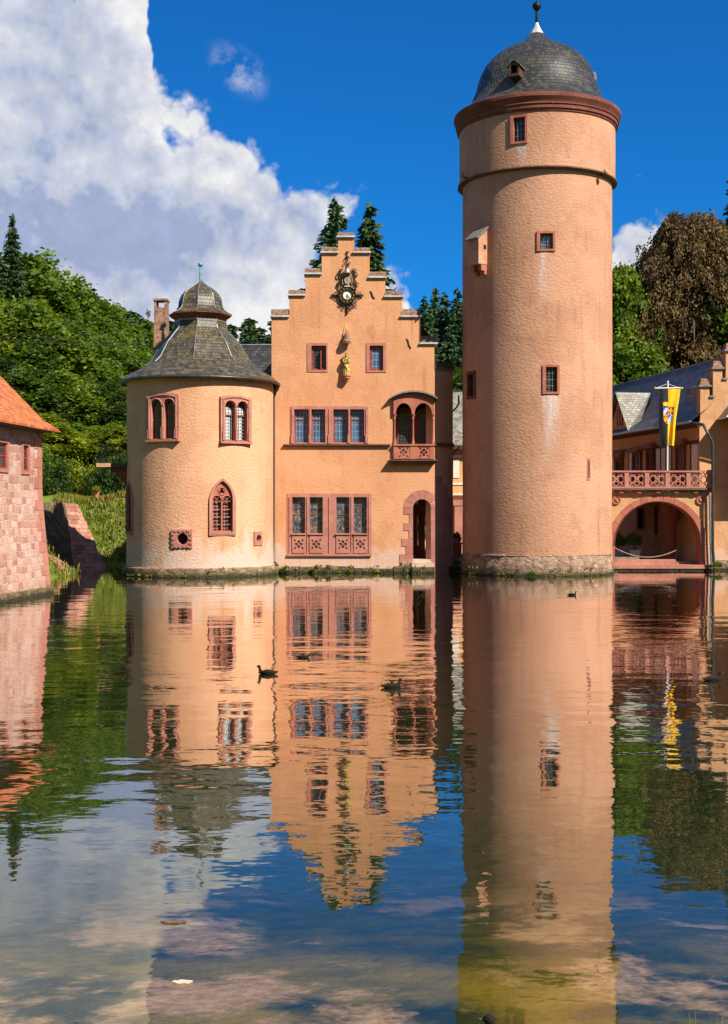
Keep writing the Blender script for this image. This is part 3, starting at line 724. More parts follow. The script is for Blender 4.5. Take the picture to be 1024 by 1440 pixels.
# ------------------------------------------------------------------ the squat round chapel tower
def octa(t, kk):
    a = (t % (math.pi / 4)) - math.pi / 8; return 1 + kk * (math.cos(math.pi / 8) / math.cos(a) - 1)
def build_chapel():
    ax = CT; D = 59.2
    def r(hw): return hw / F * D
    root = thing('chapel_tower', 'squat round chapel tower with bell-shaped slate roof and small onion lantern', 'tower', ax)
    R0 = r(102); zt = Z_(540, D)
    wall = MB().lathe([(R0 - .8, .35), (R0 + .03, .35), (R0, 2), (R0, zt + .1), (R0 - .8, zt + .1)], 160, ax.x, ax.y, closed=True).build('wall', G['plaster_chapel'], root, sharp=30)
    cuts = MB(); wins = []
    for px, py0, py1, wd, lab in ((229, 553, 620, 1.62, 'twin arched window with dark leaded panes'), (332, 556, 623, 1.55, 'twin arched window with white curtains behind the panes')):
        p, ph, t = on_cyl(ax, R0, px, py1); q, _, _ = on_cyl(ax, R0, px, py0); wins.append((p, ph, wd, q.z - p.z, lab))
        cuts.add(MB().prism(shrink(seg_top(wd, q.z - p.z, .09), .03), -.6, .42), frameM(p, ph))
    goth = []
    p, ph, t = on_cyl(ax, R0, 313, 753); q, _, _ = on_cyl(ax, R0, 313, 672)
    goth.append((p, ph, 1.22, q.z - p.z, 'pointed gothic window with tracery and red lattice'))
    p2 = cyl_pt(ax, R0, R_(-65), Z_(752, 58)); goth.append((p2, R_(-65), 1.1, q.z - p.z - .05, 'pointed window on the shaded side'))
    for (p, ph, wd, h, lab) in goth: cuts.add(MB().prism(shrink(pointed(wd, h), .03), -.6, .42), frameM(p, ph))
    vents = []
    for px, py, wd, h, hole in ((256, 771, .92, .82, .25), (362.5, 767, .60, .62, .17)):
        p, ph, t = on_cyl(ax, R0, px, py); vents.append((p, ph, wd, h, hole)); cuts.add(MB().prism(rect(wd - .08, h - .08, 0, .04), -.6, .5), frameM(p, ph))
    carve(wall, cuts)
    for i, (p, ph, wd, h, lab) in enumerate(wins):
        lw = (wd - .22 * 2 - .12) / 2; lights = [round_top(lw, h - .36, s * (lw / 2 + .06), .1) for s in (-1, 1)]
        win = window(root, p, ph, seg_top(wd, h, .09), lights, 'glass_clear' if i else 'glass_dark', 'sandstone_pink', .035, .36, 'paint_red', .045, .64, (-wd / 2 - .02, wd / 2 + .02, .06, .07), lab, gd=.2)
        # hood mould, mullion shaft and jamb shafts give the moulded depth
        mo = MB()
        hood = seg_top(wd - .16, h - .1, .12, 0, .02)[2:]
        mo.tube([(a, -.05, b) for a, b in hood], .035, 6)
        for s in (-1, 0, 1):
            xx = s * (wd / 2 - .13); mo.tube([(xx, -.045, .1), (xx, -.045, h - .2 if s else h - .36 - lw / 2)], .04, 8); mo.box(xx - .06, xx + .06, -.1, .0, .1, .62 if s == 0 else .5)
        for l in lights:
            a, b, z0, z1 = bbox(l); mo.tube(arc_pts((a + b) / 2, z1 - lw / 2, lw / 2 + .035, 0, math.pi, 14, -.045), .03, 6)
        mo.build('moulding', G['sandstone_pink'], win)
        if i:
            cu = MB()
            for l in lights:
                a, b, z0, z1 = bbox(l); n = 16; zt2 = z0 + (z1 - z0) * .60
                pts = [(a + (b - a) * .74 * j / n, .24 + .015 * math.sin(j * 1.9)) for j in range(n + 1)]
                for j in range(n):
                    sh = .16 if j + 1 > n * .6 else 0
                    cu.poly([(pts[j][0], pts[j][1], z0), (pts[j + 1][0], pts[j + 1][1], z0), (pts[j + 1][0] - sh * 0, pts[j + 1][1], zt2), (pts[j][0], pts[j][1], zt2)])
                cu.poly([(a + .02, .23, zt2 + .12), (b - .06, .23, zt2 + .12), (b - .10, .23, zt2 + .42), (a + .06, .23, zt2 + .50)])
            cu.build('curtain', G['curtain'], win, recalc=False)
            MB().box(-wd / 2 + .06, wd / 2 - .06, .33, .37, .06, h - .1).build('shade_backing', G['shade_eye_black'], win)  # black board standing in for the unlit room behind the clear panes
    for i, (p, ph, wd, h, lab) in enumerate(goth):
        inner = pointed(wd - .30, h - .27, 0, .14)
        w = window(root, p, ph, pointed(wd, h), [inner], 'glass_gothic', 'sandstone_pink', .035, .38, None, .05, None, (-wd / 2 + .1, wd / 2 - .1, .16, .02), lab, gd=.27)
        tr = MB(); iw = wd - .30; y0 = .10; lw = iw / 2 - .06; hs = h * .60
        l1 = [round_top(lw, hs, s * (iw / 4 + .005), .22) for s in (-1, 1)]
        tref = []
        cx, cz = 0, .22 + hs + .21
        for jj in range(24):
            t = 2 * math.pi * jj / 24; rr = .105 + .035 * math.cos(3 * t - math.pi / 2 * 3); tref.append((cx + rr * math.cos(t), cz + rr * math.sin(t)))
        tr.prism(shrink(inner, .012), y0, y0 + .1, l1 + [tref])
        for l in l1:
            a, b, z0, z1 = bbox(l)
            tr.tube(arc_pts((a + b) / 2, z1 - lw / 2, lw / 2 + .02, 0, math.pi, 12, y0 - .01), .022, 6)
            for s in (-1, 1): tr.tube(arc_pts((a + b) / 2 + s * lw * .24, z1 - lw * .42, lw * .2, 0, math.pi * 2, 12, y0 + .04), .018, 5)
            for q in range(4): tr.box(a, b, y0 + .05, y0 + .075, z0 + (z1 - z0) * (.16 + .22 * q), z0 + (z1 - z0) * (.16 + .22 * q) + .035)
        tr.tube(arc_pts(cx, cz, .165, 0, 2 * math.pi, 20, y0 - .01), .022, 6)
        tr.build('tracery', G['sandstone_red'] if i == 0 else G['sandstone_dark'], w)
    for i, (p, ph, wd, h, hole) in enumerate(vents):
        s = MB().prism(rect(wd, h), -.05, .3, [circle(hole, .03, h / 2)])
        if i == 0:
            for a in range(14):   # rusticated bosses round the opening
                t = 2 * math.pi * a / 14; q = .38 if a % 2 else .40
                ux, uz = math.cos(t) * min(1, 1), math.sin(t); ex, ez = max(-wd / 2 + .07, min(wd / 2 - .07, ux * .46)), max(-h / 2 + .07, min(h / 2 - .07, uz * .46))
                s.box(ex - .055, ex + .055, -.085, -.045, h / 2 + ez - .045, h / 2 + ez + .045)
        v = s.build('vent', G['sandstone_pink'], root, p, ph, label='large square stone vent with round hole' if i == 0 else 'small stone vent with round hole')
        MB().prism(rect(wd - .1, h - .1, 0, .05), .28, .32).build('opening', G['shade_eye_black'], v)  # black plate behind the hole paints the dark inside of the vent
    MB().lathe([(R0 - .7, -1), (R0 + .20, -1), (R0 + .20, .22), (R0 + .16, .38), (R0 + .03, .42), (R0 - .7, .42)], 120, ax.x, ax.y, closed=True, rf=lambda t, i: 1 + (.005 * math.sin(t * 31 + i) + .004 * math.sin(t * 53)) * (1 if 0 < i < 4 else 0)).build('plinth', G['rubble_base'], root, sharp=40)
    # roof: round eave turning into eight bell-curved slopes
    prof = [(r(109.5), Z_(541, D)), (r(110.2), Z_(538, D)), (r(101), Z_(530, D)), (r(87), Z_(522, D)), (r(75), Z_(515, D)), (r(67), Z_(507, D)), (r(61.5), Z_(497, D)), (r(55), Z_(486, D)), (r(45), Z_(474, D)), (r(37), Z_(465, D)), (r(35.5), Z_(460, D)), (r(35), Z_(450, D))]
    ks = [0, 0, .15, .4, .8, 1, 1, 1, 1, 1, 1, 1]
    roof = MB().lathe(prof, 96, ax.x, ax.y, rf=lambda t, i: octa(t, ks[i]) * (1.02 if ks[i] > .5 else 1), cap=False).build('roof', G['slate_chapel'], root, sharp=28, recalc=False)
    rib = MB()
    for j in range(8):
        t = j * math.pi / 4
        for k0, sg in ((4, prof),):
            rib.tube([(ax.x + q * 1.025 * math.sin(t), ax.y - q * 1.025 * math.cos(t), z + .015) for q, z in prof[k0:]], .024, 5)
    rib.build('hip_flashing', G['lead_grey'], roof, (0, 0, 0))
    MB().lathe([(R0 - .2, zt - .02), (R0 + .12, zt - .02), (r(108), zt - .01), (r(109), zt + .06), (R0 - .2, zt + .12)], 96, ax.x, ax.y, closed=True).build('eave_board', G['wood_dark'], root, sharp=30)
    gt = MB(); gr = r(110.5)
    gt.tube([(ax.x + gr * math.sin(2 * math.pi * j / 96), ax.y - gr * math.cos(2 * math.pi * j / 96), Z_(540.5, D)) for j in range(96)], .065, 8, True)
    gt.build('gutter', G['pipe_dark'], root, sharp=60)
    MB().lathe([(r(33), Z_(460, D)), (r(35.2), Z_(459, D)), (r(35.2), Z_(448, D)), (r(33), Z_(448, D))], 8, ax.x, ax.y, rf=lambda t, i: 1.02).build('lantern_drum', G['lead_grey'], root)
    MB().lathe([(r(33), Z_(452.5, D)), (r(35), Z_(452, D)), (r(36.5), Z_(449.5, D)), (r(39), Z_(448.5, D)), (r(42.5), Z_(445.5, D)), (r(43.5), Z_(444.5, D)), (r(43), Z_(443, D)), (r(30), Z_(442, D))], 8, ax.x, ax.y, rf=lambda t, i: 1.02).build('lantern_cornice', G['sandstone_dark'], root)
    pr2 = [(r(43.5), Z_(443.2, D)), (r(38), Z_(440.5, D)), (r(33), Z_(437, D)), (r(30), Z_(432, D)), (r(29.3), Z_(426, D)), (r(28.3), Z_(421, D)), (r(25.5), Z_(415, D)), (r(21), Z_(410, D)), (r(15), Z_(405.5, D)), (r(9), Z_(401.5, D)), (r(4.5), Z_(398, D)), (r(2), Z_(394.5, D)), (.01, Z_(394, D))]
    on = MB().lathe(pr2, 64, ax.x, ax.y, rf=lambda t, i: octa(t, 1) * 1.02, cap=False).build('onion_roof', G['slate_chapel'], root, sharp=28, recalc=False)
    rb = MB()
    for j in range(8):
        t = j * math.pi / 4; rb.tube([(ax.x + q * 1.03 * math.sin(t), ax.y - q * 1.03 * math.cos(t), z + .01) for q, z in pr2[:-1]], .02, 5)
    rb.build('hip_flashing', G['lead_grey'], on, (0, 0, 0))
    f = MB().lathe([(.07, Z_(396, D)), (.055, Z_(390, D)), (.035, Z_(376, D))], 10, ax.x, ax.y); f.ball((ax.x, ax.y, Z_(372, D)), .115, 14, 10)
    f.build('finial', G['copper_green'], on, (0, 0, 0), sharp=60)
    ch = MB(); Yc = 61.4; xa, xb = X_(218, Yc), X_(236, Yc); zc = Z_(424, Yc)
    ch.box(xa, xb, Yc - .3, Yc + .35, 8.0, zc - .32)
    for (u, v) in ((xa, xa + .12), (xb - .12, xb)): ch.box(u, v, Yc - .3, Yc + .35, zc - .322, zc)
    ch.box(xa - .04, xb + .04, Yc - .35, Yc + .4, zc, zc + .09)
    ch.build('chimney', G['brick_chimney'], root)
    # iron balcony on stone corbels on the shaded left side
    bp = cyl_pt(ax, R0 - .1, R_(-82), Z_(655, D))
    bal = MB(); x1 = bp.x + .15; x0 = X_(143, D); zb = bp.z
    bal.box(x0, x1, D - 1.0, D + 1.1, zb - .10, zb + .08)
    b = bal.build('balcony', G['wood_dark'], root)
    MB().box(x0 - .03, x0 + .62, D - 1.05, D - 1.002, zb - .09, zb + .085).build('fascia', G['wood_pale'], b, (0, 0, 0))
    cb = MB()
    for i, (l, zz) in enumerate(((.92, -.10), (.72, -.32), (.48, -.54), (.28, -.76))): cb.box(x1 - l, x1 + .2, D - .8 + i * .01, D - .3, zb + zz - .22, zb + zz)
    cb.build('corbel', G['sandstone_dark'], b, (0, 0, 0))
    rl = MB()
    for q in range(10):
        xx = x0 + .05 + (x1 - x0 - .05) * q / 9; rl.tube([(xx, D - .97, zb + .08), (xx, D - .97, zb + .92)], .015, 5)
    for q in range(9): rl.tube([(x0 + .05, D - .97 + 2.0 * q / 8, zb + .08), (x0 + .05, D - .97 + 2.0 * q / 8, zb + .92)], .015, 5)
    rl.tube([(x1, D - .97, zb + .92), (x0 + .05, D - .97, zb + .92), (x0 + .05, D + 1.05, zb + .92)], .022, 6)
    rl.tube(arc_pts((x0 + x1) / 2 + .12, zb + .9, .52, 0, math.pi, 16, D - .97), .018, 5)
    rl.build('railing', G['iron_black'], b, (0, 0, 0))
build_chapel()

# ------------------------------------------------------------------ the stepped-gable hall
def quatrefoil_panel(m, x0, x1, z0, z1, y, t=.03, th=.05):
    """pierced panel: frame, rounded cross and corner buds with through holes"""
    w, h = x1 - x0, z1 - z0; cx, cz = (x0 + x1) / 2, (z0 + z1) / 2; s = min(w, h) / 2 * .86; holes = []
    for a in range(4):
        t_ = a * math.pi / 2; holes.append(circle(s * .27, cx + s * .44 * math.cos(t_), cz + s * .44 * math.sin(t_), 12))
        t_ += math.pi / 4; holes.append([(cx + s * q * math.cos(t_ + e), cz + s * q * math.sin(t_ + e)) for q, e in ((.74, -.16), (1.18, -.12), (1.18, .12), (.74, .16))])
    holes.append(circle(s * .09, cx, cz, 8))
    m.prism([(x0, z0), (x1, z0), (x1, z1), (x0, z1)], y, y + th, holes)
def build_hall():
    Y = 60.0
    def x(px): return X_(px, Y)
    def z(py): return Z_(py, Y)
    root = thing('gabled_hall', 'orange plastered hall front with stepped gable rising straight from the water', 'building', (0, Y, 0))
    out = [(382, 824), (382, 446), (407, 446), (407, 416), (429.5, 416), (429.5, 386), (452.5, 386), (452.5, 356), (475.5, 356), (475.5, 334), (498, 334), (498, 356), (520, 356), (520, 391), (542, 391), (542, 418), (566, 418), (566, 446), (592, 446), (592, 484), (611, 484), (611, 824)]
    out = [(x(a), z(b)) for a, b in out]
    def pr(x0, x1, y0, y1): return [(x(x0), z(y1)), (x(x1), z(y1)), (x(x1), z(y0)), (x(x0), z(y0))]
    up1, up2 = (432, 461, 482, 523), (515, 543.5, 482, 523.5)
    wB = (408.5, 518, 571, 624); wC = (404, 522.5, 694, 782); bay = (555, 608.3, 566, 644)
    door = [(x(580.5), z(792)), (x(606.5), z(792))] + [(x(593.5) + 13 / 30 * math.cos(math.pi * i / 14), z(714.5) + 13 / 30 * math.sin(math.pi * i / 14)) for i in range(15)]
    ins = .3
    def sm(t, k=1.5): return pr(t[0] + k, t[1] - k, t[2] + k, t[3] - k)
    wall = MB().prism(out, Y, Y + .9, [sm(up1), sm(up2), sm(wB), sm(wC), pr(*bay), door]).build('wall', G['plaster_hall'], root)
    def win(t, lights, glass, lab, **kw):
        x0, x1, y0, y1 = t; ox = (x0 + x1) / 2; loc = Vector((x(ox), Y, z(y1)))
        o = [((a - ox) / 30, (y1 - b) / 30) for a, b in ((x0, y1), (x1, y1), (x1, y0), (x0, y0))]
        ls = [[((a - ox) / 30, (y1 - b) / 30) for a, b in ((l[0], l[3]), (l[1], l[3]), (l[1], l[2]), (l[0], l[2]))] for l in lights]
        return window(root, loc, 0, o, ls, glass, label=lab, **kw)
    w1 = win(up1, [(438, 459, 486, 520)], 'glass_dark', 'small upper window with one casement standing open, left of the statue', proud=.03, depth=.4, frame='paint_red', fw=.09)
    MB().box(.14, .19, -.02, .13, .15, 1.0).build('casement', G['paint_red'], w1)
    win(up2, [(520, 539, 486, 521)], 'glass_blue', 'small upper window with blue leaded panes, right of the statue', proud=.03, depth=.4, frame='paint_red', fw=.10)
    wb = win(wB, [(414, 434, 575.5, 623), (438, 457.5, 575.5, 623), (469, 489, 575.5, 623), (492.5, 512.5, 575.5, 623)], 'glass_blue', 'row of four blue leaded lights on the middle floor', proud=.03, depth=.45, fw=.055, transom=.70, gd=.22)
    for px in (436, 463, 490.7, 411, 515.5): sh = MB(); sh.tube([((px - 463.25) / 30, -.04, .05), ((px - 463.25) / 30, -.04, 1.62)], .035, 6); sh.box((px - 463.25) / 30 - .055, (px - 463.25) / 30 + .055, -.075, -.028, .02, .42); sh.build('mullion', G['sandstone_pink'], wb)
    lc = [(411, 429.3), (435.5, 454), (473, 491.5), (497.5, 516)]
    wc = win(wC, [(a, b, 699, 750) for a, b in lc] + [], 'glass_stained', 'row of four stained glass lights over pierced stone panels', proud=.03, depth=.45, frame='lead_grey', fw=.02, transom=.52, gd=.2)
    for a, b in lc: pn = MB(); dk = MB(); quatrefoil_panel(pn, (a - 463.25) / 30, (b - 463.25) / 30, .14, .97, -.075, th=.042); dk.prism([((a - 463.25) / 30, .14), ((b - 463.25) / 30, .14), ((b - 463.25) / 30, .97), ((a - 463.25) / 30, .97)], -.0318, -.031); pn.build('tracery_panel', G['sandstone_pink'], wc); dk.build('shade_panel', G['sill_dark'], wc)  # thin dark sheet puts shade behind each pierced panel
    sl = MB(); sl.box(-1.98, 1.98, -.10, -.03, .0, .10)
    for a, b in lc: sl.box((a - 463.25) / 30 - .04, (b - 463.25) / 30 + .04, -.13, -.03, 1.0, 1.06)
    for px in (432.4, 463.2, 494.5, 407.5, 519): sl.tube([((px - 463.25) / 30, -.04, .1), ((px - 463.25) / 30, -.04, 2.78)], .033, 6)
    sl.build('sill', G['sandstone_pink'], wc)
    MB().hexa([(x(399), Y - .14, z(627)), (x(549), Y - .14, z(627)), (x(549), Y + .1, z(628.5)), (x(399), Y + .1, z(628.5))], [(x(399), Y - .16, z(625.3)), (x(549), Y - .16, z(625.3)), (x(549), Y + .1, z(623.8)), (x(399), Y + .1, z(623.8))]).build('string_course', G['sill_dark'], root)
    # stepped copings
    caps = [(380, 407, 433, 446), (404.5, 430, 406, 416), (427.5, 453, 375, 386), (451, 476.5, 345, 356), (473.6, 499.6, 325, 334), (496, 522, 346, 356), (518, 544.5, 380, 391), (540, 567.5, 407, 418), (563, 592.5, 433, 446), (590, 616, 471, 484)]
    for (a, b, t0, t1) in caps:
        m = MB(); h = (t1 - t0) / 30
        n = 8; y0, y1 = Y - .04, Y + .94
        prof = [((y0 + y1) / 2 - (y1 - y0) / 2 * math.cos(math.pi * i / n), .06 + (h - .06) * math.sin(math.pi * i / n) ** .6) for i in range(n + 1)]
        xa, xb = x(a + 1.2), x(b - 1.2); zz = z(t1)
        base = len(m.v); m.v += [(xa, p[0], zz + p[1]) for p in prof] + [(xb, p[0], zz + p[1]) for p in prof]
        for i in range(n): m.face((base + i, base + i + 1, base + n + 2 + i, base + n + 1 + i))
        m.face([base + i for i in range(n + 1)]); m.face([base + n + 1 + i for i in range(n + 1)]); m.face((base, base + n, base + 2 * n + 1, base + n + 1))
        cp = m.build('step_coping', G['tile_brown'], root, sharp=40)
        MB().box(x(a), x(b), Y - .11, Y + 1.0, zz + .002, zz + .075).build('flashing', G['flashing'], cp, (0, 0, 0))
    # side wall turning away in the tower's shade, with quoins and a low step
    A = Vector((x(611), Y + .004)); B = Vector((X_(637, 61.15), 61.15)); d = (B - A); nrm = Vector((d.y, -d.x)).normalized()
    zt = z(518.5)
    sd = MB(); back = nrm * -.5
    pts = [A, B, B + back, A + back]
    sd.hexa([(p.x, p.y, -.6) for p in pts], [(p.x, p.y, zt) for p in pts]); sw = sd.build('side_wall', G['plaster_hall'], root)
    qn = MB(); dd = d.normalized(); L = d.length
    zs = [(.0, .75, 1.0), (.75, 1.6, .92), (1.6, 2.7, .95), (2.7, 3.55, .93), (3.55, 4.1, .72), (4.1, 4.55, .45)]
    for (a, b, f) in zs:
        q = [A + nrm * .012, A + dd * L * min(f, .985) + nrm * .012, A + dd * L * min(f, .985) - nrm * .1, A - nrm * .1]
        qn.hexa([(p.x, p.y, a + .012) for p in q], [(p.x, p.y, b) for p in q])
    qn.build('quoin', G['sandstone_pink'], root)
    q = [A + nrm * .08 - dd * .02, B + nrm * .08, B - nrm * .1, A - nrm * .1]
    MB().hexa([(p.x, p.y, z(627)) for p in q], [(p.x, p.y, z(622)) for p in q]).build('string_course', G['sill_dark'], root)
    q = [A + nrm * .08, B + nrm * .08 + dd * .05, B - nrm * .58 + dd * .05, A - nrm * .58]
    cp = MB().hexa([(p.x, p.y, zt + .08) for p in q], [(p.x - (p.x - 3.8) * .1, p.y, zt + .40) for p in q]).build('step_coping', G['sill_dark'], root)
    MB().hexa([(p.x, p.y, zt + .002) for p in q], [(p.x, p.y, zt + .078) for p in q]).build('flashing', G['lead_grey'], cp, (0, 0, 0))
    # body and roof behind the gable
    bd = MB(); bd.box(x(384), x(568), Y + .9, Y + 14, -.3, z(486)); bd.box(x(568) - .01, x(609), Y + .9, Y + 14, 4.45, z(486))
    bd.build('rear_wall', G['plaster_hall'], root)
    rf = MB(); xr, zr = x(487), z(352); ze = z(470)
    for xe, s in ((x(382) + .1, -1), (x(611) - .1, 1)):
        Ls = math.hypot(xe - xr, zr - ze)
        a = [(xe, Y + .85, ze), (xe, Y + 14.3, ze), (xr, Y + 14.3, zr), (xr, Y + .85, zr)]
        rf.poly(a, ((0, 0), (13.4, 0), (13.4, Ls), (0, Ls)))
    rf.poly([(x(382) + .1, Y + 14.0, ze), (x(611) - .1, Y + 14.0, ze), (xr, Y + 14.0, zr)], ((0, 0), (7, 0), (3.5, 5)))
    rf.build('roof', G['slate_blue'], root, recalc=False)
    # lower wing behind the chapel tower with its chimney
    wg = MB(); Yw = 64.0; xa, xb = X_(318, 66), x(384) + .2
    wg.box(xa, xb, Yw, Yw + 5, -.3, 7.9); wg.build('rear_wing', G['plaster_hall'], root)
    zr2 = Z_(486, 66.5); rw = MB(); xl = X_(336, 66.5)
    rw.poly([(xa, Yw - .3, 7.7), (xb, Yw - .3, 7.7), (xb, Yw + 2.5, zr2), (xl, Yw + 2.5, zr2)], ((0, 0), (xb - xa, 0), (xb - xa, 4), (xl - xa, 4)))
    rw.poly([(xa, Yw + 5.3, 7.7), (xb, Yw + 5.3, 7.7), (xb, Yw + 2.5, zr2), (xl, Yw + 2.5, zr2)], ((0, 0), (xb - xa, 0), (xb - xa, 4), (xl - xa, 4)))
    rw.poly([(xa, Yw - .3, 7.7), (xl, Yw + 2.5, zr2), (xa, Yw + 5.3, 7.7)], ((0, 0), (4, 4), (5.6, 0)))
    r2 = rw.build('roof', G['slate_dome'], root, recalc=False, label='lower slate roof behind the round chapel tower')
    rd = MB(); rd.tube([(xl, Yw + 2.5, zr2 + .03), (xb, Yw + 2.5, zr2 + .03)], .05, 6)
    rd.build('ridge', G['lead_grey'], r2, (0, 0, 0))
    # door: stone arch, jambs, steps
    dr = MB(); cx, cz = x(593.5), z(714.5); ri, ro = 12.6 / 30, 25.5 / 30
    n = 7
    for i in range(n):
        a0, a1 = math.pi * i / n + .012, math.pi * (i + 1) / n - .012; rr = ro if i not in (0,) else 17.3 / 30
        seg = [(ri, a0), (ri, (a0 + a1) / 2), (ri, a1), (rr, a1), (rr, (a0 + a1) / 2), (rr, a0)]
        dr.prism([(min(cx + q * math.cos(t), x(611) - .002), cz + q * math.sin(t)) for q, t in seg], Y - .025, Y + .5)
    zz = [792, 779, 768, 757, 746, 735, 723, 714.5]; lx = [563, 571, 565, 575, 568, 576, 568]
    for i in range(7):
        xl_ = x(lx[i] + (0 if i else -1)); dr.prism([(xl_, z(zz[i])), (x(580.9), z(zz[i])), (x(580.9), z(zz[i + 1]) - .01), (xl_, z(zz[i + 1]) - .01)], Y - .025, Y + .5)
        dr.prism([(x(606.1), z(zz[i])), (x(611) - .002, z(zz[i])), (x(611) - .002, z(zz[i + 1]) - .01), (x(606.1), z(zz[i + 1]) - .01)], Y - .025, Y + .5)
    dw = dr.build('doorway', G['sandstone_pink'], root)
    st = MB(); st.box(x(579), x(609), Y - .22, Y + .6, .0, z(790.5)); st.box(x(580), x(608), Y - .02, Y + .9, z(790.5), z(786.5))
    st.build('door_step', G['sandstone_pale'], root)
    MB().box(x(580) - .3, x(609), Y + .9, Y + 13.2, -.3, z(789)).build('passage_floor', G['paving'], root)
    fs = MB(); rr = random.Random(5); xx = x(385)
    while xx < x(577):
        w = rr.uniform(.5, 1.3); x2 = min(xx + w, x(577)); hh = rr.uniform(.22, .34); fs.box(xx, x2 - .015, Y - .10 - rr.uniform(0, .06), Y + .3, -.6, hh); xx += w
    fs.box(x(565), x(578), Y - .13, Y + .2, -.6, .55); fs.box(x(579.5), x(611), Y - .32, Y + .2, -.6, .30)
    fs.build('footing', G['rubble_base'], root)
    # arcade column standing in the passage
    cxp = X_(593, 63); base = z(789) + .01
    cl = MB().lathe([(.30, base), (.30, base + .22), (.24, base + .26), (.20, base + .36), (.17, base + .42), (.155, base + 1.6), (.145, base + 1.95), (.19, base + 2.0), (.17, base + 2.05), (.26, base + 2.4), (.34, base + 2.5), (.34, base + 2.62)], 20, cxp, 63)
    cl.box(cxp - .18, cxp + .18, 62.8, 63.2, base + 2.6, 4.5); cl.build('passage_column', G['sandstone_red'], root, sharp=35)
    for (px, Yc) in ((583.5, 66.5), (604, 66.2)):
        c2 = X_(px, Yc)
        MB().lathe([(.22, base), (.2, base + .5), (.15, base + .6), (.13, base + 2.0), (.18, base + 2.06), (.3, base + 2.6), (.3, base + 2.7)], 16, c2, Yc).build('passage_column', G['sandstone_pink'], root, sharp=35)
    # bay loggia with arches, column and pierced parapet
    ba = MB(); yb = Y - .16
    x0, x1 = x(553.5), x(610.3); xm = x(581); zs, zt2 = z(592), z(561.5)
    def arch_hole(a, b):
        r = (b - a) / 2; return [(a, z(626)), (b, z(626))] + [(a + r + r * math.cos(math.pi * i / 14), z(583) + (z(567) - z(583)) * math.sin(math.pi * i / 14)) for i in range(15)]
    topc = seg_top(x1 - x0, z(553.5) - z(625), z(553.5) - z(560.5), (x0 + x1) / 2, z(625))
    ho = [arch_hole(x(556.5), x(579.3)), arch_hole(x(583), x(607.5))]
    ho = [[(p[0], max(p[1], z(624.9))) for p in h] for h in ho]
    lo = z(580)
    # spandrel arcade over the columns only
    def upper(poly): return [(p[0], p[1]) for p in poly if p[1] >= z(583) - 1e-6]
    ring = [(x0, z(583))] + [(x(556.5), z(583))]
    u1 = upper(ho[0]); u2 = upper(ho[1])
    outl = [(x0, z(583)), (x(556.5), z(583))] + list(reversed(u1))[1:-1] + [(x(579.3), z(583)), (x(583), z(583))] + list(reversed(u2))[1:-1] + [(x(607.5), z(583)), (x1, z(583))] + topc[2:]
    ba.prism(outl, yb, Y + .12)
    loggia = ba.build('loggia', G['sandstone_red'], root)
    for px in (555, 581, 609):
        co_ = MB(); co_.lathe([(.075, z(625)), (.075, z(622)), (.055, z(620)), (.045, z(616)), (.04, z(590)), (.06, z(589)), (.045, z(587.5)), (.05, z(586.5)), (.085, z(584.5)), (.085, z(582.9))], 12, x(px), Y - .03); co_.build('column', G['sandstone_red'], loggia, (0, 0, 0), sharp=35)
    rf2 = MB(); t1 = seg_top(x(615) - x(547.5), 1, .33, x(581.3), z(562) + .0 - (1 - .33))[2:]
    lo_, hi_ = [(p[0], p[1]) for p in t1], [(p[0], p[1] + .075) for p in reversed(t1)]
    rf2.prism(lo_ + hi_, Y - .36, Y + .1); rf2.build('loggia_roof', G['lead_grey'], loggia, (0, 0, 0))
    pa = MB()
    for a, b in ((558.5, 576.5), (587.5, 604.5)): quatrefoil_panel(pa, x(a), x(b), z(645), z(627.5), yb + .02, th=.06)
    for a, b in ((553.5, 558.4), (576.6, 587.4), (604.6, 610.3)): pa.box(x(a), x(b), yb, Y + .1, z(645.5), z(627.2))
    pa.box(x0 - .03, x1 + .03, yb - .04, Y + .12, z(627.2), z(624.6)); pa.build('parapet', G['sandstone_red'], loggia, (0, 0, 0))
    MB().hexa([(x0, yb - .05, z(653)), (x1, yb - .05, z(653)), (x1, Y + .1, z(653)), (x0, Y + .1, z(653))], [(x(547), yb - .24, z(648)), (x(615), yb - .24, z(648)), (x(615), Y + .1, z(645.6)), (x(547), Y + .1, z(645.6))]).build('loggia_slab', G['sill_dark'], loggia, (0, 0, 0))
    bk = MB().prism(pr(554, 610.6, 562, 648), Y + .9, Y + .96).build('loggia_back', G['plaster_yellow'], loggia, (0, 0, 0))
    MB().box(x(554.9), x(608.4), Y + .1, Y + .9, z(645), z(643.9)).build('loggia_floor', G['paving'], loggia, (0, 0, 0))
    for px in (569.5, 599):
        loc = Vector((x(px), Y + .88, z(640)))
        window(root, loc, 0, round_top(.98, 2.3), [round_top(.64, 2.02, 0, .1)], 'glass_dark', 'sandstone_dark', .05, .03, 'sandstone_dark', .04, .62, label='dark arched window at the back of the loggia', gd=-.015)
    # rainwater pipe in the corner with the chapel tower
    pp = MB(); xp = x(385.5)
    pp.tube([(x(390), Y - .5, z(546)), (x(389), Y - .42, z(552)), (xp, Y - .16, z(560)), (xp, Y - .14, z(788)), (xp + .05, Y - .2, z(791)), (x(392), Y - .3, z(795))], .048, 8)
    pp.lathe([(.07, z(552)), (.16, z(545)), (.17, z(541))], 10, x(390), Y - .5); pp.build('downpipe', G['pipe_dark'], root, sharp=60)
    an = MB()
    an.tube([(x(521), Y - .02, z(409)), (x(523), Y - .03, z(412)), (x(524), Y - .03, z(416)), (x(527), Y - .02, z(420))], .03, 5)
    an.build('wall_anchor', G['iron_black'], root)
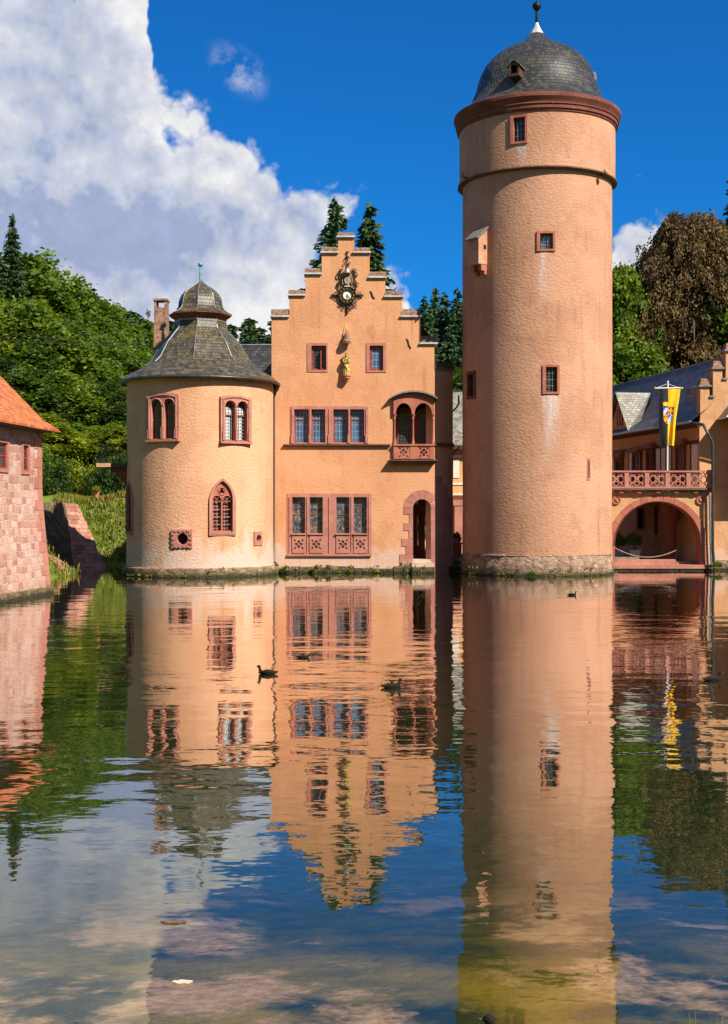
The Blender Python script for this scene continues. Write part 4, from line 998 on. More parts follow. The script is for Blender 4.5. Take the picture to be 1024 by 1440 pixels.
    an = MB(); an.tube([(x(572), Y - .02, z(476)), (x(574), Y - .03, z(479)), (x(575), Y - .03, z(484)), (x(578), Y - .02, z(490))], .025, 5)
    an.build('wall_anchor', G['iron_black'], root)
    return root
build_hall()

def build_clock():
    Y = 60.0; cx, cz = X_(488.5, Y), Z_(415.5, Y)
    root = thing('wall_clock', 'ornate black wrought-iron clock with pale dial hanging high on the stepped gable', 'clock', (cx, Y, cz))
    def U(px, py): return ((px - 488.5) / 30, (415.5 - py) / 30)
    m = MB(); m.prism(circle(.40, 0, 0, 40), -.10, -.02, [circle(.205, 0, 0, 28)])
    for r in (.40, .22): m.tube(arc_pts(0, 0, r, 0, 2 * math.pi, 40, -.11), .022, 6)
    ob = m.build('dial_ring', G['iron_black'], root, (cx, Y, cz))
    d = MB().prism(circle(.21, 0, 0, 32), -.09, -.03).build('dial', G['clock_white'], root, (cx, Y, cz))
    R5 = {1: 'I', 2: 'II', 3: 'III', 4: 'IIII', 5: 'V', 6: 'VI', 7: 'VII', 8: 'VIII', 9: 'IX', 10: 'X', 11: 'XI', 12: 'XII'}
    for h, s in R5.items():
        a = math.pi / 2 - h * math.pi / 6; ur = Vector((math.cos(a), math.sin(a))); ut = Vector((math.sin(a), -math.cos(a)))
        wd = {'I': .03, 'V': .06, 'X': .06}; nm = MB(); tot = sum(wd[c] for c in s); o = -tot / 2
        for ch in s:
            c = o + wd[ch] / 2; o += wd[ch]
            segs = {'I': [((c, -.055), (c, .055))], 'V': [((c - .02, .055), (c, -.055)), ((c + .02, .055), (c, -.055))], 'X': [((c - .02, .055), (c + .02, -.055)), ((c + .02, .055), (c - .02, -.055))]}[ch]
            for (p, q) in segs:
                A = ur * (.31 + p[1]) + ut * p[0]; B = ur * (.31 + q[1]) + ut * q[0]; nm.tube([(A.x, -.108, A.y), (B.x, -.108, B.y)], .0055, 4)
        nm.build('numeral', G['gilt'], root, (cx, Y, cz))
    hd = MB(); hd.prism([(-.012, -.34), (.012, -.34), (.012, .08), (-.012, .08)], -.125, -.118); hd.prism([(.0, -.02), (.12, -.15), (.14, -.13), (.02, .02)], -.116, -.112); hd.prism(circle(.035, 0, 0, 10), -.128, -.11)
    hd.build('clock_hand', G['gilt'], root, (cx, Y, cz))
    s = MB()
    def scroll(x0, z0, r, a0, turn, k=1.6, y=-.07, th=.022):
        n = 16; pts = []
        for i in range(n + 1):
            t = i / n; q = r * (1 - .85 * t); a = a0 + turn * t * k * math.pi; pts.append((x0 + q * math.cos(a), y - .02 * math.sin(t * 9), z0 + q * math.sin(a)))
        s.tube(pts, [th * (1 - .5 * i / n) for i in range(n + 1)], 5)
    for i in range(16):   # flame border round the dial
        a = 2 * math.pi * i / 16 + .2; q = .47
        scroll(q * math.cos(a), q * math.sin(a), .075, a + 1.6, 1 if i % 2 else -1, 1.5)
    for sx in (-1, 1):
        s.tube([(sx * .4, -.06, 0), (sx * .62, -.06, .0), (sx * .76, -.06, 0)], [.05, .035, .008], 6)
        scroll(sx * .58, .09, .07, -math.pi / 2, sx); scroll(sx * .58, -.09, .07, math.pi / 2, -sx); scroll(sx * .70, .04, .035, -1.5, sx); scroll(sx * .70, -.04, .035, 1.5, -sx)
        scroll(sx * .30, .62, .14, -1.2 if sx > 0 else 4.3, sx, 1.9, th=.03); scroll(sx * .34, .98, .15, -1.5 if sx > 0 else 4.6, sx, 2.0, th=.032)
        scroll(sx * .26, 1.18, .10, -1.2 if sx > 0 else 4.3, sx, 1.7, th=.026); scroll(sx * .08, 1.52, .08, -1.2 if sx > 0 else 4.3, sx, 1.6); scroll(sx * .06, 1.76, .055, -1.2 if sx > 0 else 4.3, sx, 1.6)
        scroll(sx * .46, .50, .09, 0, sx, 1.7); scroll(sx * .30, -.46, .10, 1.5, -sx, 1.7); scroll(sx * .16, -.62, .08, 1.5, -sx, 1.7); scroll(sx * .40, 1.14, .07, 1, sx, 1.4)
        s.tube([(sx * .12, -.06, .4), (sx * .22, -.07, .6), (sx * .16, -.07, .85), (sx * .05, -.07, 1.15), (0, -.06, 1.5), (0, -.06, 2.0)], .02, 5)
        s.tube([(sx * .36, -.06, .16), (sx * .44, -.07, .5), (sx * .28, -.07, .74), (sx * .36, -.07, 1.05), (sx * .2, -.07, 1.25)], [.02, .03, .025, .03, .015], 5)
    s.tube([(0, -.06, -.4), (0, -.07, -.62), (0, -.06, -.86)], [.05, .03, .03], 6); s.ball((0, -.06, -.82), .055, 8, 6); s.ball((0, -.07, -.66), (.09, .03, .05), 8, 6); s.ball((0, -.06, 2.02), (.07, .03, .05), 8, 6); s.ball((0, -.06, 1.80), (.10, .03, .04), 8, 6)
    s.build('scrollwork', G['iron_black'], root, (cx, Y, cz), sharp=60)
    bl = MB().lathe([(.19, 1.02), (.16, 1.06), (.13, 1.16), (.10, 1.24), (.03, 1.28), (.0, 1.29)], 16, 0, -.14).build('bell', G['pipe_zinc'], root, (cx, Y, cz), sharp=50)
    sh = MB().prism([(-.14, .84), (-.14, .64), (-.08, .54), (0, .50), (.08, .54), (.14, .64), (.14, .84)], -.13, -.08).build('shield', G['pot_grey'], root, (cx, Y, cz))
    sg = MB(); sg.prism([(-.03, .66), (.03, .66), (.06, .72), (.03, .80), (-.03, .80), (-.06, .72)], -.14, -.131); sg.tube(arc_pts(0, .88, .14, .2, math.pi - .2, 8, -.12), .028, 5); sg.tube([(-.2, -.11, .5), (-.24, -.11, .66), (-.2, -.11, .9)], .018, 5); sg.tube([(.2, -.11, .5), (.24, -.11, .66), (.2, -.11, .9)], .018, 5)
    sg.build('gilding', G['gilt'], root, (cx, Y, cz))
    MB().prism(rect(.92, .30, 0, -.62), -.012, .02).build('stone_backing', G['sandstone_pink'], root, (cx, Y, cz))
    MB().prism([(-.14, .40), (.14, .40), (.10, .44), (-.10, .44)], -.125, -.10).build('scroll_plate', G['clock_white'], root, (cx, Y, cz))
build_clock()

def build_statue():
    Y = 60.0; cx = X_(487.5, Y); z0 = Z_(528, Y)
    root = thing('statue', 'gilded crowned figure with child on a wall bracket below the clock', 'statue', (cx, Y, z0))
    b = MB(); yy = -.19
    for t in range(12):
        q = t / 11; b.ball((.015 * math.sin(q * 3), yy, .04 + .62 * q), (.155 - .05 * q + .02 * math.sin(q * 9), .13 - .03 * q, .075), 14, 8)
    for i in range(9): a = i * .7; b.tube([(.15 * math.cos(a), yy + .12 * math.sin(a), .0), (.11 * math.cos(a + .25), yy + .09 * math.sin(a + .25), .5)], [.032, .012], 6)
    b.ball((0, yy, .72), (.125, .09, .11), 14, 8); b.ball((0, yy, .83), .045, 10, 8); b.ball((.005, yy - .01, .91), (.063, .07, .082), 14, 10); b.ball((.0, yy + .025, .90), (.075, .06, .09), 12, 8)
    b.ball((.005, yy - .082, .90), (.012, .014, .018), 6, 5)
    b.tube([(.12, yy, .76), (.16, yy - .05, .62), (.08, yy - .14, .60)], [.045, .04, .028], 8); b.tube([(-.12, yy, .76), (-.16, yy - .06, .62), (-.04, yy - .13, .56)], [.045, .04, .028], 8)
    b.ball((.10, yy - .10, .68), (.06, .055, .085), 10, 8); b.ball((.11, yy - .12, .79), .042, 10, 8); b.tube([(.1, yy - .13, .62), (.02, yy - .16, .58)], [.03, .02], 6)
    b.tube([(-.1, yy - .04, .5), (0, yy - .12, .36), (.1, yy - .1, .12)], [.03, .035, .03], 6)
    o = b.build('figure', G['statue_gold'], root, (cx, Y, z0)); voxel(o, .012, 2)
    c = MB(); c.lathe([(.07, .96), (.075, 1.0), (.065, 1.0)], 12, 0, yy)
    for i in range(7): a = 2 * math.pi * i / 7; c.tube([(.07 * math.cos(a), yy + .07 * math.sin(a), .99), (.085 * math.cos(a), yy + .085 * math.sin(a), 1.06)], [.016, .008], 5)
    c.build('crown', G['gilt'], root, (cx, Y, z0))
    k = MB().lathe([(.19, .0), (.20, -.05), (.16, -.09), (.17, -.14), (.10, -.24), (.06, -.32), (.01, -.34)], 10, 0, -.17); k.box(-.1, .1, -.17, .02, -.22, -.02); k.build('bracket', G['sandstone_red'], root, (cx, Y, z0), sharp=30)
    zc = Z_(482, Y); cv = thing('statue_canopy', 'small carved canopy on the wall above the gilded figure', 'canopy', (cx, Y, zc))
    m = MB().lathe([(.20, -.02), (.22, .05), (.16, .12), (.13, .28), (.08, .42), (.03, .50), (.01, .52)], 8, 0, -.18)
    for i in range(6):
        a = -1.4 + 2.8 * i / 5; m.prism([(-.05, -.06), (.05, -.06), (.035, .05), (-.035, .05)], -.02, .02); n = 8
        M = Matrix.Translation((.20 * math.sin(a), -.18 - .16 * math.cos(a), 0)) @ Matrix.Rotation(a, 4, 'Z')
        m.v[-n:] = [tuple(M @ Vector(v)) for v in m.v[-n:]]
        m.tube([(.19 * math.sin(a), -.18 - .17 * math.cos(a), -.04), (.10 * math.sin(a), -.18 - .1 * math.cos(a), .36)], [.022, .012], 5)
    m.box(-.08, .08, -.16, .02, 0, .3)
    m.build('hood', G['tile_brown'], cv, (cx, Y, zc)); g = MB(); g.ball((0, -.18, .60), .035, 8, 6); g.tube([(0, -.18, .48), (0, -.18, .62), (0, -.1, .9)], [.02, .014, .008], 5); g.tube([(-.12, -.16, .53), (.12, -.16, .53)], .012, 5); g.build('tip', G['gilt'], cv, (cx, Y, zc))
build_statue()

# ------------------------------------------------------------------ arcade bridge on the right, the shaded wing and the stepped gable end
def build_wing():
    Y = 62.2
    def x(px): return X_(px, Y)
    def z(py): return Z_(py, Y)
    root = thing('arcade_wing', 'courtyard wing with wide red stone arch, pierced balcony and dark slate roof', 'building', (x(928), Y, 0))
    cx, cz = x(925), z(766); ro, ri = 69.5 / F * Y, 60.5 / F * Y
    n = 32
    half = [(cx + (ri + .02) * math.cos(math.pi * i / n), cz + (ri + .02) * math.sin(math.pi * i / n)) for i in range(n + 1)]
    out = [(x(846), -.6), (cx - ri - .02, -.6)] + list(reversed(half)) + [(cx + ri + .02, -.6), (x(1001.5), -.6), (x(1001.5), z(691)), (x(846), z(691))]
    MB().prism(out, Y, Y + .75).build('arch_wall', G['plaster_wing'], root)
    rg = MB()
    def ringseg(a0, a1, r0, r1, y0, y1):
        k = 4; pts = [(cx + r0 * math.cos(a0 + (a1 - a0) * i / k), cz + r0 * math.sin(a0 + (a1 - a0) * i / k)) for i in range(k + 1)] + [(cx + r1 * math.cos(a1 - (a1 - a0) * i / k), cz + r1 * math.sin(a1 - (a1 - a0) * i / k)) for i in range(k + 1)]
        rg.prism(pts, y0, y1)
    for i in range(13): ringseg(math.pi * i / 13 + .004, math.pi * (i + 1) / 13 - .004, ri, ro, Y - .04, Y + .80)
    for s in (-1, 1):
        a, b = sorted((cx + s * ri, cx + s * ro)); rg.box(a, b, Y - .04, Y + .8, .28, cz - .01)
    ar = rg.build('arch_ring', G['sandstone_red'], root)
    mo = MB(); mo.tube(arc_pts(cx, cz, ri + .02, 0, math.pi, 40, Y - .05), .03, 6); mo.build('moulding', G['sandstone_dark'], ar, (0, 0, 0))
    stp = MB(); stp.box(x(855), x(1000), Y - .16, Y + .75, .12, .30); stp.box(x(864), x(951), Y + .05, Y + .62, .30, z(787)); stp.build('threshold', G['sandstone_pink'], root)
    MB().box(x(852), x(1004), Y - .12, Y + .7, -.8, .12).build('footing', G['rubble_base'], root)
    # hall under the balcony
    it = MB(); it.box(x(846), x(1010), Y + .75, 69.0, -.3, .42); it.build('passage_floor', G['paving'], root)
    rp = lambda a, b, c, d: [(X_(a, 68.6), Z_(d, 68.6)), (X_(b, 68.6), Z_(d, 68.6)), (X_(b, 68.6), Z_(c, 68.6)), (X_(a, 68.6), Z_(c, 68.6))]
    MB().prism([(x(840), -.3), (x(1036), -.3), (x(1036), 3.6), (x(840), 3.6)], 68.6, 68.9, [rp(898, 905, 716, 742), rp(923, 930, 714, 749)]).build('passage_wall', G['plaster_chapel'], root)
    MB().box(x(860), x(1030), 68.95, 69.0, -.2, 3.4).build('shade_backing', G['shade_eye_black'], root)  # black sheet behind the slits, painted in for unlit depth
    for (a, b, c, d) in ((898, 905, 716, 742), (923, 930, 714, 749)):
        o = MB().prism([(X_(a - 2, 68.5), Z_(d + 2, 68.5)), (X_(b + 2, 68.5), Z_(d + 2, 68.5)), (X_(b + 2, 68.5), Z_(c - 2, 68.5)), (X_(a - 2, 68.5), Z_(c - 2, 68.5))], 68.5, 68.62, [[(X_(a, 68.5), Z_(d, 68.5)), (X_(b, 68.5), Z_(d, 68.5)), (X_(b, 68.5), Z_(c, 68.5)), (X_(a, 68.5), Z_(c, 68.5))]])
        o.build('window', G['sandstone_dark'], root, label='narrow slit window at the back of the arch')
    MB().box(x(1003), x(1030), Y + .76, 68.6, -.3, 3.5).build('passage_wall', G['plaster_wing'], root)
    MB().box(x(846), x(938), Y + .76, 63.8, z(691) - .32, z(691)).box(x(938) + .002, x(1030), Y + .76, 69.0, z(691) - .32, z(691)).build('passage_ceiling', G['plaster_wing'], root)
    Yc = 65.6; xc = X_(944, Yc)
    MB().lathe([(.34, .42), (.34, .62), (.27, .7), (.25, .8), (.235, 2.2), (.30, 2.26), (.26, 2.34), (.42, 2.72), (.50, 2.78), (.50, 2.98), (.50, 3.5)], 20, xc, Yc).build('passage_column', G['sandstone_red'], root, sharp=35)
    for px in (866.5, 985):
        m = MB(); c0 = (x(px), z(703.5)); m.prism(circle(.205, c0[0], c0[1], 24), Y - .05, Y + .1); m.tube([(c0[0] + .19 * math.cos(t * math.pi / 10), Y - .05, c0[1] + .19 * math.sin(t * math.pi / 10)) for t in range(20)], .028, 6, True)
        m.ball((c0[0] - .01, Y - .05, c0[1]), (.075, .05, .10), 10, 8); m.ball((c0[0] + .05, Y - .05, c0[1] - .09), (.06, .03, .05), 8, 6); m.ball((c0[0] - .07, Y - .05, c0[1] + .07), (.05, .03, .05), 8, 6)
        m.build('medallion', G['sandstone_red'], root, sharp=40)
    # balcony
    yb = Y - .22; bx0, bx1 = x(846), x(1001.5)
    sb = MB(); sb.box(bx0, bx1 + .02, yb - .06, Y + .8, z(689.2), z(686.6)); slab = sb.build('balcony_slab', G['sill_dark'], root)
    for px in (873, 898.5, 925, 950.5, 977.5, 996): cb = MB(); cb.box(x(px) - .10, x(px) + .10, yb + .02, Y + .02, z(693.5), z(689.3)); cb.build('corbel', G['sandstone_red'], slab, (0, 0, 0))
    bl = MB(); bl.box(bx0, bx1, yb - .02, yb + .14, z(686.6), z(684.2)); bl.box(bx0, bx1, yb - .04, yb + .16, z(664.3), z(662))
    posts = [851.5, 880.6, 909, 938, 967.3, 997.5]
    for i, px in enumerate(posts): w = 3.4 if i < 5 else 4; bl.box(x(px - w), x(px + w * .85), yb - .015, yb + .13, z(684.2), z(664.3))
    bl.box(x(994), x(1001), yb - .05, yb + .17, z(686.6), z(661))
    ba = bl.build('balustrade', G['sandstone_pink'], root)
    for i in range(5):
        a, b = x(posts[i] + 3), x(posts[i + 1] - 3.6); z0, z1 = z(684.2), z(664.3); w, h = b - a, z1 - z0; t = MB(); ym = yb + .055
        t.tube([(a, ym, z1), (b, ym, z0)], .034, 6); t.tube([(a, ym + .003, z0), (b, ym + .003, z1)], .034, 6)
        for q in (-1, 1):
            t.tube([(a + w / 2 + q * w * .28 + .13 * math.cos(s * math.pi / 8), ym, z0 + h / 2 + .16 * math.sin(s * math.pi / 8)) for s in range(16)], .026, 5, True)
            t.tube([(a + w / 2 + .12 * math.cos(s * math.pi / 8), ym + .002, z0 + h / 2 + q * h * .30 + .10 * math.sin(s * math.pi / 8)) for s in range(16)], .026, 5, True)
            t.tube([(a + w / 2 + q * w / 2, ym, z0 + h * .5), (a + w / 2 + q * w * .25, ym, z0), (a + w / 2 + q * w * .1, ym, z0 + h * .2)], .024, 5)
            t.tube([(a + w / 2 + q * w / 2, ym, z0 + h * .5), (a + w / 2 + q * w * .25, ym, z1), (a + w / 2 + q * w * .1, ym, z1 - h * .2)], .024, 5)
        t.build('tracery', G['sandstone_pink'], ba, (0, 0, 0))
    # the shaded wing running back from the balcony
    O = Vector((X_(984, 62.75), 62.75)); dv = Vector((-.179, 1)).normalized(); nv = Vector((-dv.y, dv.x)); nv = nv if nv.x < 0 else -nv   # nv: outward, to the left
    def W(d, o, zz): p = O + dv * d + nv * o; return (p.x, p.y, zz)
    zf, ze, zr = z(689), 7.33, 10.92
    L = 24
    wl = MB(); wl.hexa([W(0, 0, zf), W(L, 0, zf), W(L, -6.2, zf), W(0, -6.2, zf)], [W(0, 0, ze), W(L, 0, ze), W(L, -6.2, ze), W(0, -6.2, ze)])
    wl.hexa([W(.6, -.3, -.2), W(L, -.3, -.2), W(L, -6, -.2), W(.6, -6, -.2)], [W(.6, -.3, zf), W(L, -.3, zf), W(L, -6, zf), W(.6, -6, zf)])
    wl.build('upper_wall', G['plaster_wing'], root)
    rf = MB()
    def rq(d0, d1, o0, z0, o1, z1):
        Ls = math.hypot(o1 - o0, z1 - z0); rf.poly([W(d0, o0, z0), W(d1, o0, z0), W(d1, o1, z1), W(d0, o1, z1)], ((0, 0), (d1 - d0, 0), (d1 - d0, Ls), (0, Ls)))
    rq(.0, L + .4, .45, ze - .02, -.4, ze + .62); rq(.0, L + .4, -.4, ze + .62, -3.1, zr); rq(.0, L + .4, -6.7, ze - .02, -3.1, zr)
    roof = rf.build('roof', G['slate_blue'], root, recalc=False)
    rd = MB(); rd.tube([W(0, -3.1, zr + .03), W(L + .4, -3.1, zr + .03)], .07, 6); rd.build('ridge', G['lead_grey'], roof, (0, 0, 0))
    gt = MB(); gt.tube([W(-.1, .52, ze - .07), W(L, .52, ze - .07)], .075, 8); gt.build('gutter', G['pipe_zinc'], root, sharp=60)
    sf = MB(); sf.hexa([W(0, .0, ze - .30), W(L, .0, ze - .30), W(L, -.1, ze - .30), W(0, -.1, ze - .30)], [W(0, .40, ze - .07), W(L, .40, ze - .07), W(L, -.1, ze - .07), W(0, -.1, ze - .07)]); sf.build('eave_board', G['wood_dark'], root)
    # timber-striped wall: pale panels between red posts, door and window cases
    for d in (1.0, 3.3, 4.0, 4.7, 5.4, 8.6, 9.1, 11.3, 11.8, 12.4): st = MB(); st.hexa([W(d - .07, .025, zf), W(d + .07, .025, zf), W(d + .07, -.05, zf), W(d - .07, -.05, zf)], [W(d - .07, .025, 6.25), W(d + .07, .025, 6.25), W(d + .07, -.05, 6.25), W(d - .07, -.05, 6.25)]); st.build('timber_post', G['wood_dark'], root)
    st = MB(); st.hexa([W(.1, .03, 6.25), W(13, .03, 6.25), W(13, -.05, 6.25), W(.1, -.05, 6.25)], [W(.1, .03, 6.42), W(13, .03, 6.42), W(13, -.05, 6.42), W(.1, -.05, 6.42)])
    st.build('timber_rail', G['wood_dark'], root)
    for (a, b) in ((3.4, 3.92), (4.08, 4.62), (4.78, 5.3), (8.68, 9.02), (11.4, 11.72), (11.88, 12.3), (.25, .9)): pl = MB(); pl.hexa([W(a, .012, zf), W(b, .012, zf), W(b, -.05, zf), W(a, -.05, zf)], [W(a, .012, 6.2), W(b, .012, 6.2), W(b, -.05, 6.2), W(a, -.05, 6.2)]); pl.build('plaster_panel', G['plaster_white'], root)
    wy = math.atan2(nv.y, nv.x) + math.pi / 2     # turn that points a window's -y along nv
    for (d, wd, h, lab) in ((2.1, 1.1, 2.3, 'red framed balcony window with pale panes nearest the downpipe'), (6.0, .95, 2.3, 'dark red door behind the flagpole'), (7.8, 1.2, 2.2, 'red framed window with bright panes beside the flag'), (10.4, 1.0, 2.0, 'red framed window next to the keep')):
        q = W(d, .02, zf + .02); b = MB()
        w = window(root, Vector(q), wy, rect(wd, h), [rect(wd - .3, h - .35, 0, .15)], 'glass_blue' if 'bright' in lab or 'pale' in lab else 'glass_dark', 'sandstone_dark', .10, .03, 'paint_red', .06, .6, None, lab, gd=.0)
        h2 = MB(); h2.hexa([(-wd / 2 - .22, -.42, h), (wd / 2 + .22, -.42, h), (wd / 2 + .1, .0, h), (-wd / 2 - .1, .0, h)], [(-wd / 2 - .1, -.2, h + .28), (wd / 2 + .1, -.2, h + .28), (wd / 2 + .1, .0, h + .3), (-wd / 2 - .1, .0, h + .3)]); h2.build('hood', G['sandstone_red'], w)
        mu = MB().box(-.03, .03, -.06, .02, .15, h - .2).build('mullion', G['sandstone_red'], w)
    # dormer
    dd0, dd1, dz = 8.4, 12.0, ze + 2.35
    dm = MB(); dm.hexa([W(dd0, .1, ze), W(dd1, .1, ze), W(dd1, -.1, ze), W(dd0, -.1, ze)], [W(dd0 + .02, .1, ze + .03), W(dd1 - .02, .1, ze + .03), W(dd1 - .02, -.1, ze + .03), W(dd0 + .02, -.1, ze + .03)])
    b0 = len(dm.v); dm.v += [W(dd0 + .1, .1, ze + .03), W(dd1 - .1, .1, ze + .03), W((dd0 + dd1) / 2, .1, dz - .12), W(dd0 + .1, -.1, ze + .03), W(dd1 - .1, -.1, ze + .03), W((dd0 + dd1) / 2, -.1, dz - .12)]
    dm.face((b0, b0 + 1, b0 + 2)); dm.face((b0 + 3, b0 + 5, b0 + 4)); dm.face((b0, b0 + 2, b0 + 5, b0 + 3)); dm.face((b0 + 1, b0 + 4, b0 + 5, b0 + 2))
    dmo = dm.build('dormer', G['plaster_court'], root)
    dr = MB(); dmid = (dd0 + dd1) / 2
    for de in (dd0 - .12, dd1 + .12):
        dr.poly([W(de, .38, ze - .0), W(dmid, .38, dz), W(dmid, -1.75, dz), W(de, -.35, ze + .55)], ((0, 0), (0, 2.9), (2.2, 2.9), (.8, 0)))
    dr.build('dormer_roof', G['slate_pale'], dmo, (0, 0, 0), recalc=False)
    q = Vector(W(dmid, .11, ze + .45)); 
    ww = MB().prism(rect(.85, .95), -.04, .05, [round_top(.3, .78, -.19, .09), round_top(.3, .78, .19, .09)]); wo = ww.build('dormer_window', G['sandstone_red'], dmo, q - root.location, wy)
    wo.parent = dmo; wo.location = q
    MB().prism(rect(.7, .8, 0, .05), .03, .04).build('pane', G['glass_dark'], wo)
    # small second dormer roof behind the flag
    q0 = 3.6; d2 = MB(); d2.poly([W(q0, -.9, ze + 1.95), W(q0 - 1.4, -.9, ze + 1.95), W(q0 - 1.4, -2.1, ze + 2.3), W(q0, -2.1, ze + 2.3)], ((0, 0), (1.4, 0), (1.4, 1.2), (0, 1.2)))
    d2.poly([W(q0, -.9, ze + 1.95), W(q0 - 1.4, -.9, ze + 1.95), W(q0 - 1.4, -.95, ze + 1.1), W(q0, -.95, ze + 1.1)], ((0, 0), (1.4, 0), (1.4, .8), (0, .8))); d2.build('dormer_roof', G['slate_pale'], root, recalc=False)
    # rainwater goods at the corner
    dp = MB(); dp.tube([W(-.05, .52, ze - .10), P(989, 597, 61.85), P(997, 612, 61.8), P(1002.5, 622, 61.8), P(1002.5, 690, 61.8), P(1002.5, 770, 61.8), P(1004, 792, 61.8)], .075, 8); dp.build('downpipe', G['pipe_dark'], root, sharp=60)
    dp = MB(); dp.tube([P(998.5, 696, 62.05), P(999.3, 760, 62.05), P(1001, 800, 62.05)], .05, 8); dp.build('downpipe', G['pipe_zinc'], root, sharp=60)
    return W
W_wing = build_wing()
def build_gable_end():
    Y = 62.9
    def x(px): return X_(px, Y)
    def z(py): return Z_(py, Y)
    root = thing('stepped_gable_house', 'plastered house end with stepped gable and piers at the right picture edge', 'building', (x(1060), Y, 0))
    c = 1092
    right = [(985, 824), (985, 544), (998, 544), (998, 559), (1003, 559), (1003, 519), (1016, 519), (1016, 534), (1021, 534), (1021, 494), (1034, 494), (1034, 508), (1040, 508), (1040, 468), (1053, 468), (1053, 482), (1060, 482), (1060, 440), (1075, 440), (1075, 455), (c, 455)]
    out = right + [(2 * c - a, b) for a, b in reversed(right[:-1])]
    MB().prism([(x(a), z(b)) for a, b in out], Y, Y + .7).build('wall', G['plaster_wing'], root)
    for (a, b, t) in ((985, 998, 544), (1003, 1016, 519), (1021, 1034, 494), (1040, 1053, 468)):
        cp = MB().hexa([(x(a) - .02, Y - .05, z(t) + .09), (x(b) + .02, Y - .05, z(t) + .09), (x(b) + .02, Y + .75, z(t) + .09), (x(a) - .02, Y + .75, z(t) + .09)], [(x(a) + .06, Y + .1, z(t) + .42), (x(b) - .08, Y + .1, z(t) + .42), (x(b) - .08, Y + .6, z(t) + .42), (x(a) + .06, Y + .6, z(t) + .42)]).build('step_coping', G['tile_brown'], root)
        MB().box(x(a) - .09, x(b) + .09, Y - .10, Y + .8, z(t) + .002, z(t) + .088).build('flashing', G['lead_grey'], cp, (0, 0, 0))
        s = {985: 559, 1003: 534, 1021: 508, 1040: 482}[a]
        cp2 = MB().box(x(b) - .0 + .002, x(b + 7), Y - .08, Y + .78, z(s) + .002, z(s) + .09).build('step_coping', G['lead_grey'], root)
    # jettied oriel with its own little slate roof; its shade falls across the wall
    o = MB(); o.box(x(1034), x(1110), Y - 1.15, Y + .1, z(688), z(592)); o.build('oriel', G['plaster_wing'], root)
    r = MB(); a, b = x(1010), x(1115)
    r.poly([(a, Y - 1.55, z(588)), (b, Y - 1.55, z(588)), (b, Y + .02, z(552)), (a + 1.0, Y + .02, z(552))], ((0, 0), (3.6, 0), (3.6, 2), (1, 2)))
    r.poly([(a, Y - 1.55, z(588)), (a + 1.0, Y + .02, z(552)), (a, Y + .02, z(588))], ((0, 0), (1, 2), (1.5, 0)))
    r.poly([(a, Y - 1.55, z(588)), (b, Y - 1.55, z(588)), (b, Y + .02, z(588.5)), (a, Y + .02, z(588.5))], ((0, 0), (3.6, 0), (3.6, 1.5), (0, 1.5)))
    ro = r.build('oriel_roof', G['slate_pale'], root, recalc=False)
    g = MB(); g.tube([(a - .02, Y + .02, z(590)), (a - .02, Y - 1.6, z(589.5)), (b, Y - 1.6, z(589.5))], .06, 6); g.build('gutter', G['pipe_zinc'], ro, (0, 0, 0))
    q = MB(); q.box(x(1003), x(1110), Y - .14, Y + .1, -.6, .5); q.build('footing', G['rubble_base'], root)
    bk = MB(); bk.box(x(988), x(1196), Y + .7, Y + 6, -.3, z(600)); bk.build('rear_wall', G['plaster_wing'], root)
    rr = MB(); 
    for s in (-1, 1): rr.poly([(x(c + s * 104), Y + .68, z(596)), (x(c + s * 104), Y + 6, z(596)), (x(c), Y + 6, z(472)), (x(c), Y + .68, z(472))], ((0, 0), (6, 0), (6, 5), (0, 5)))
    rr.build('roof', G['slate_blue'], root, recalc=False)
build_gable_end()

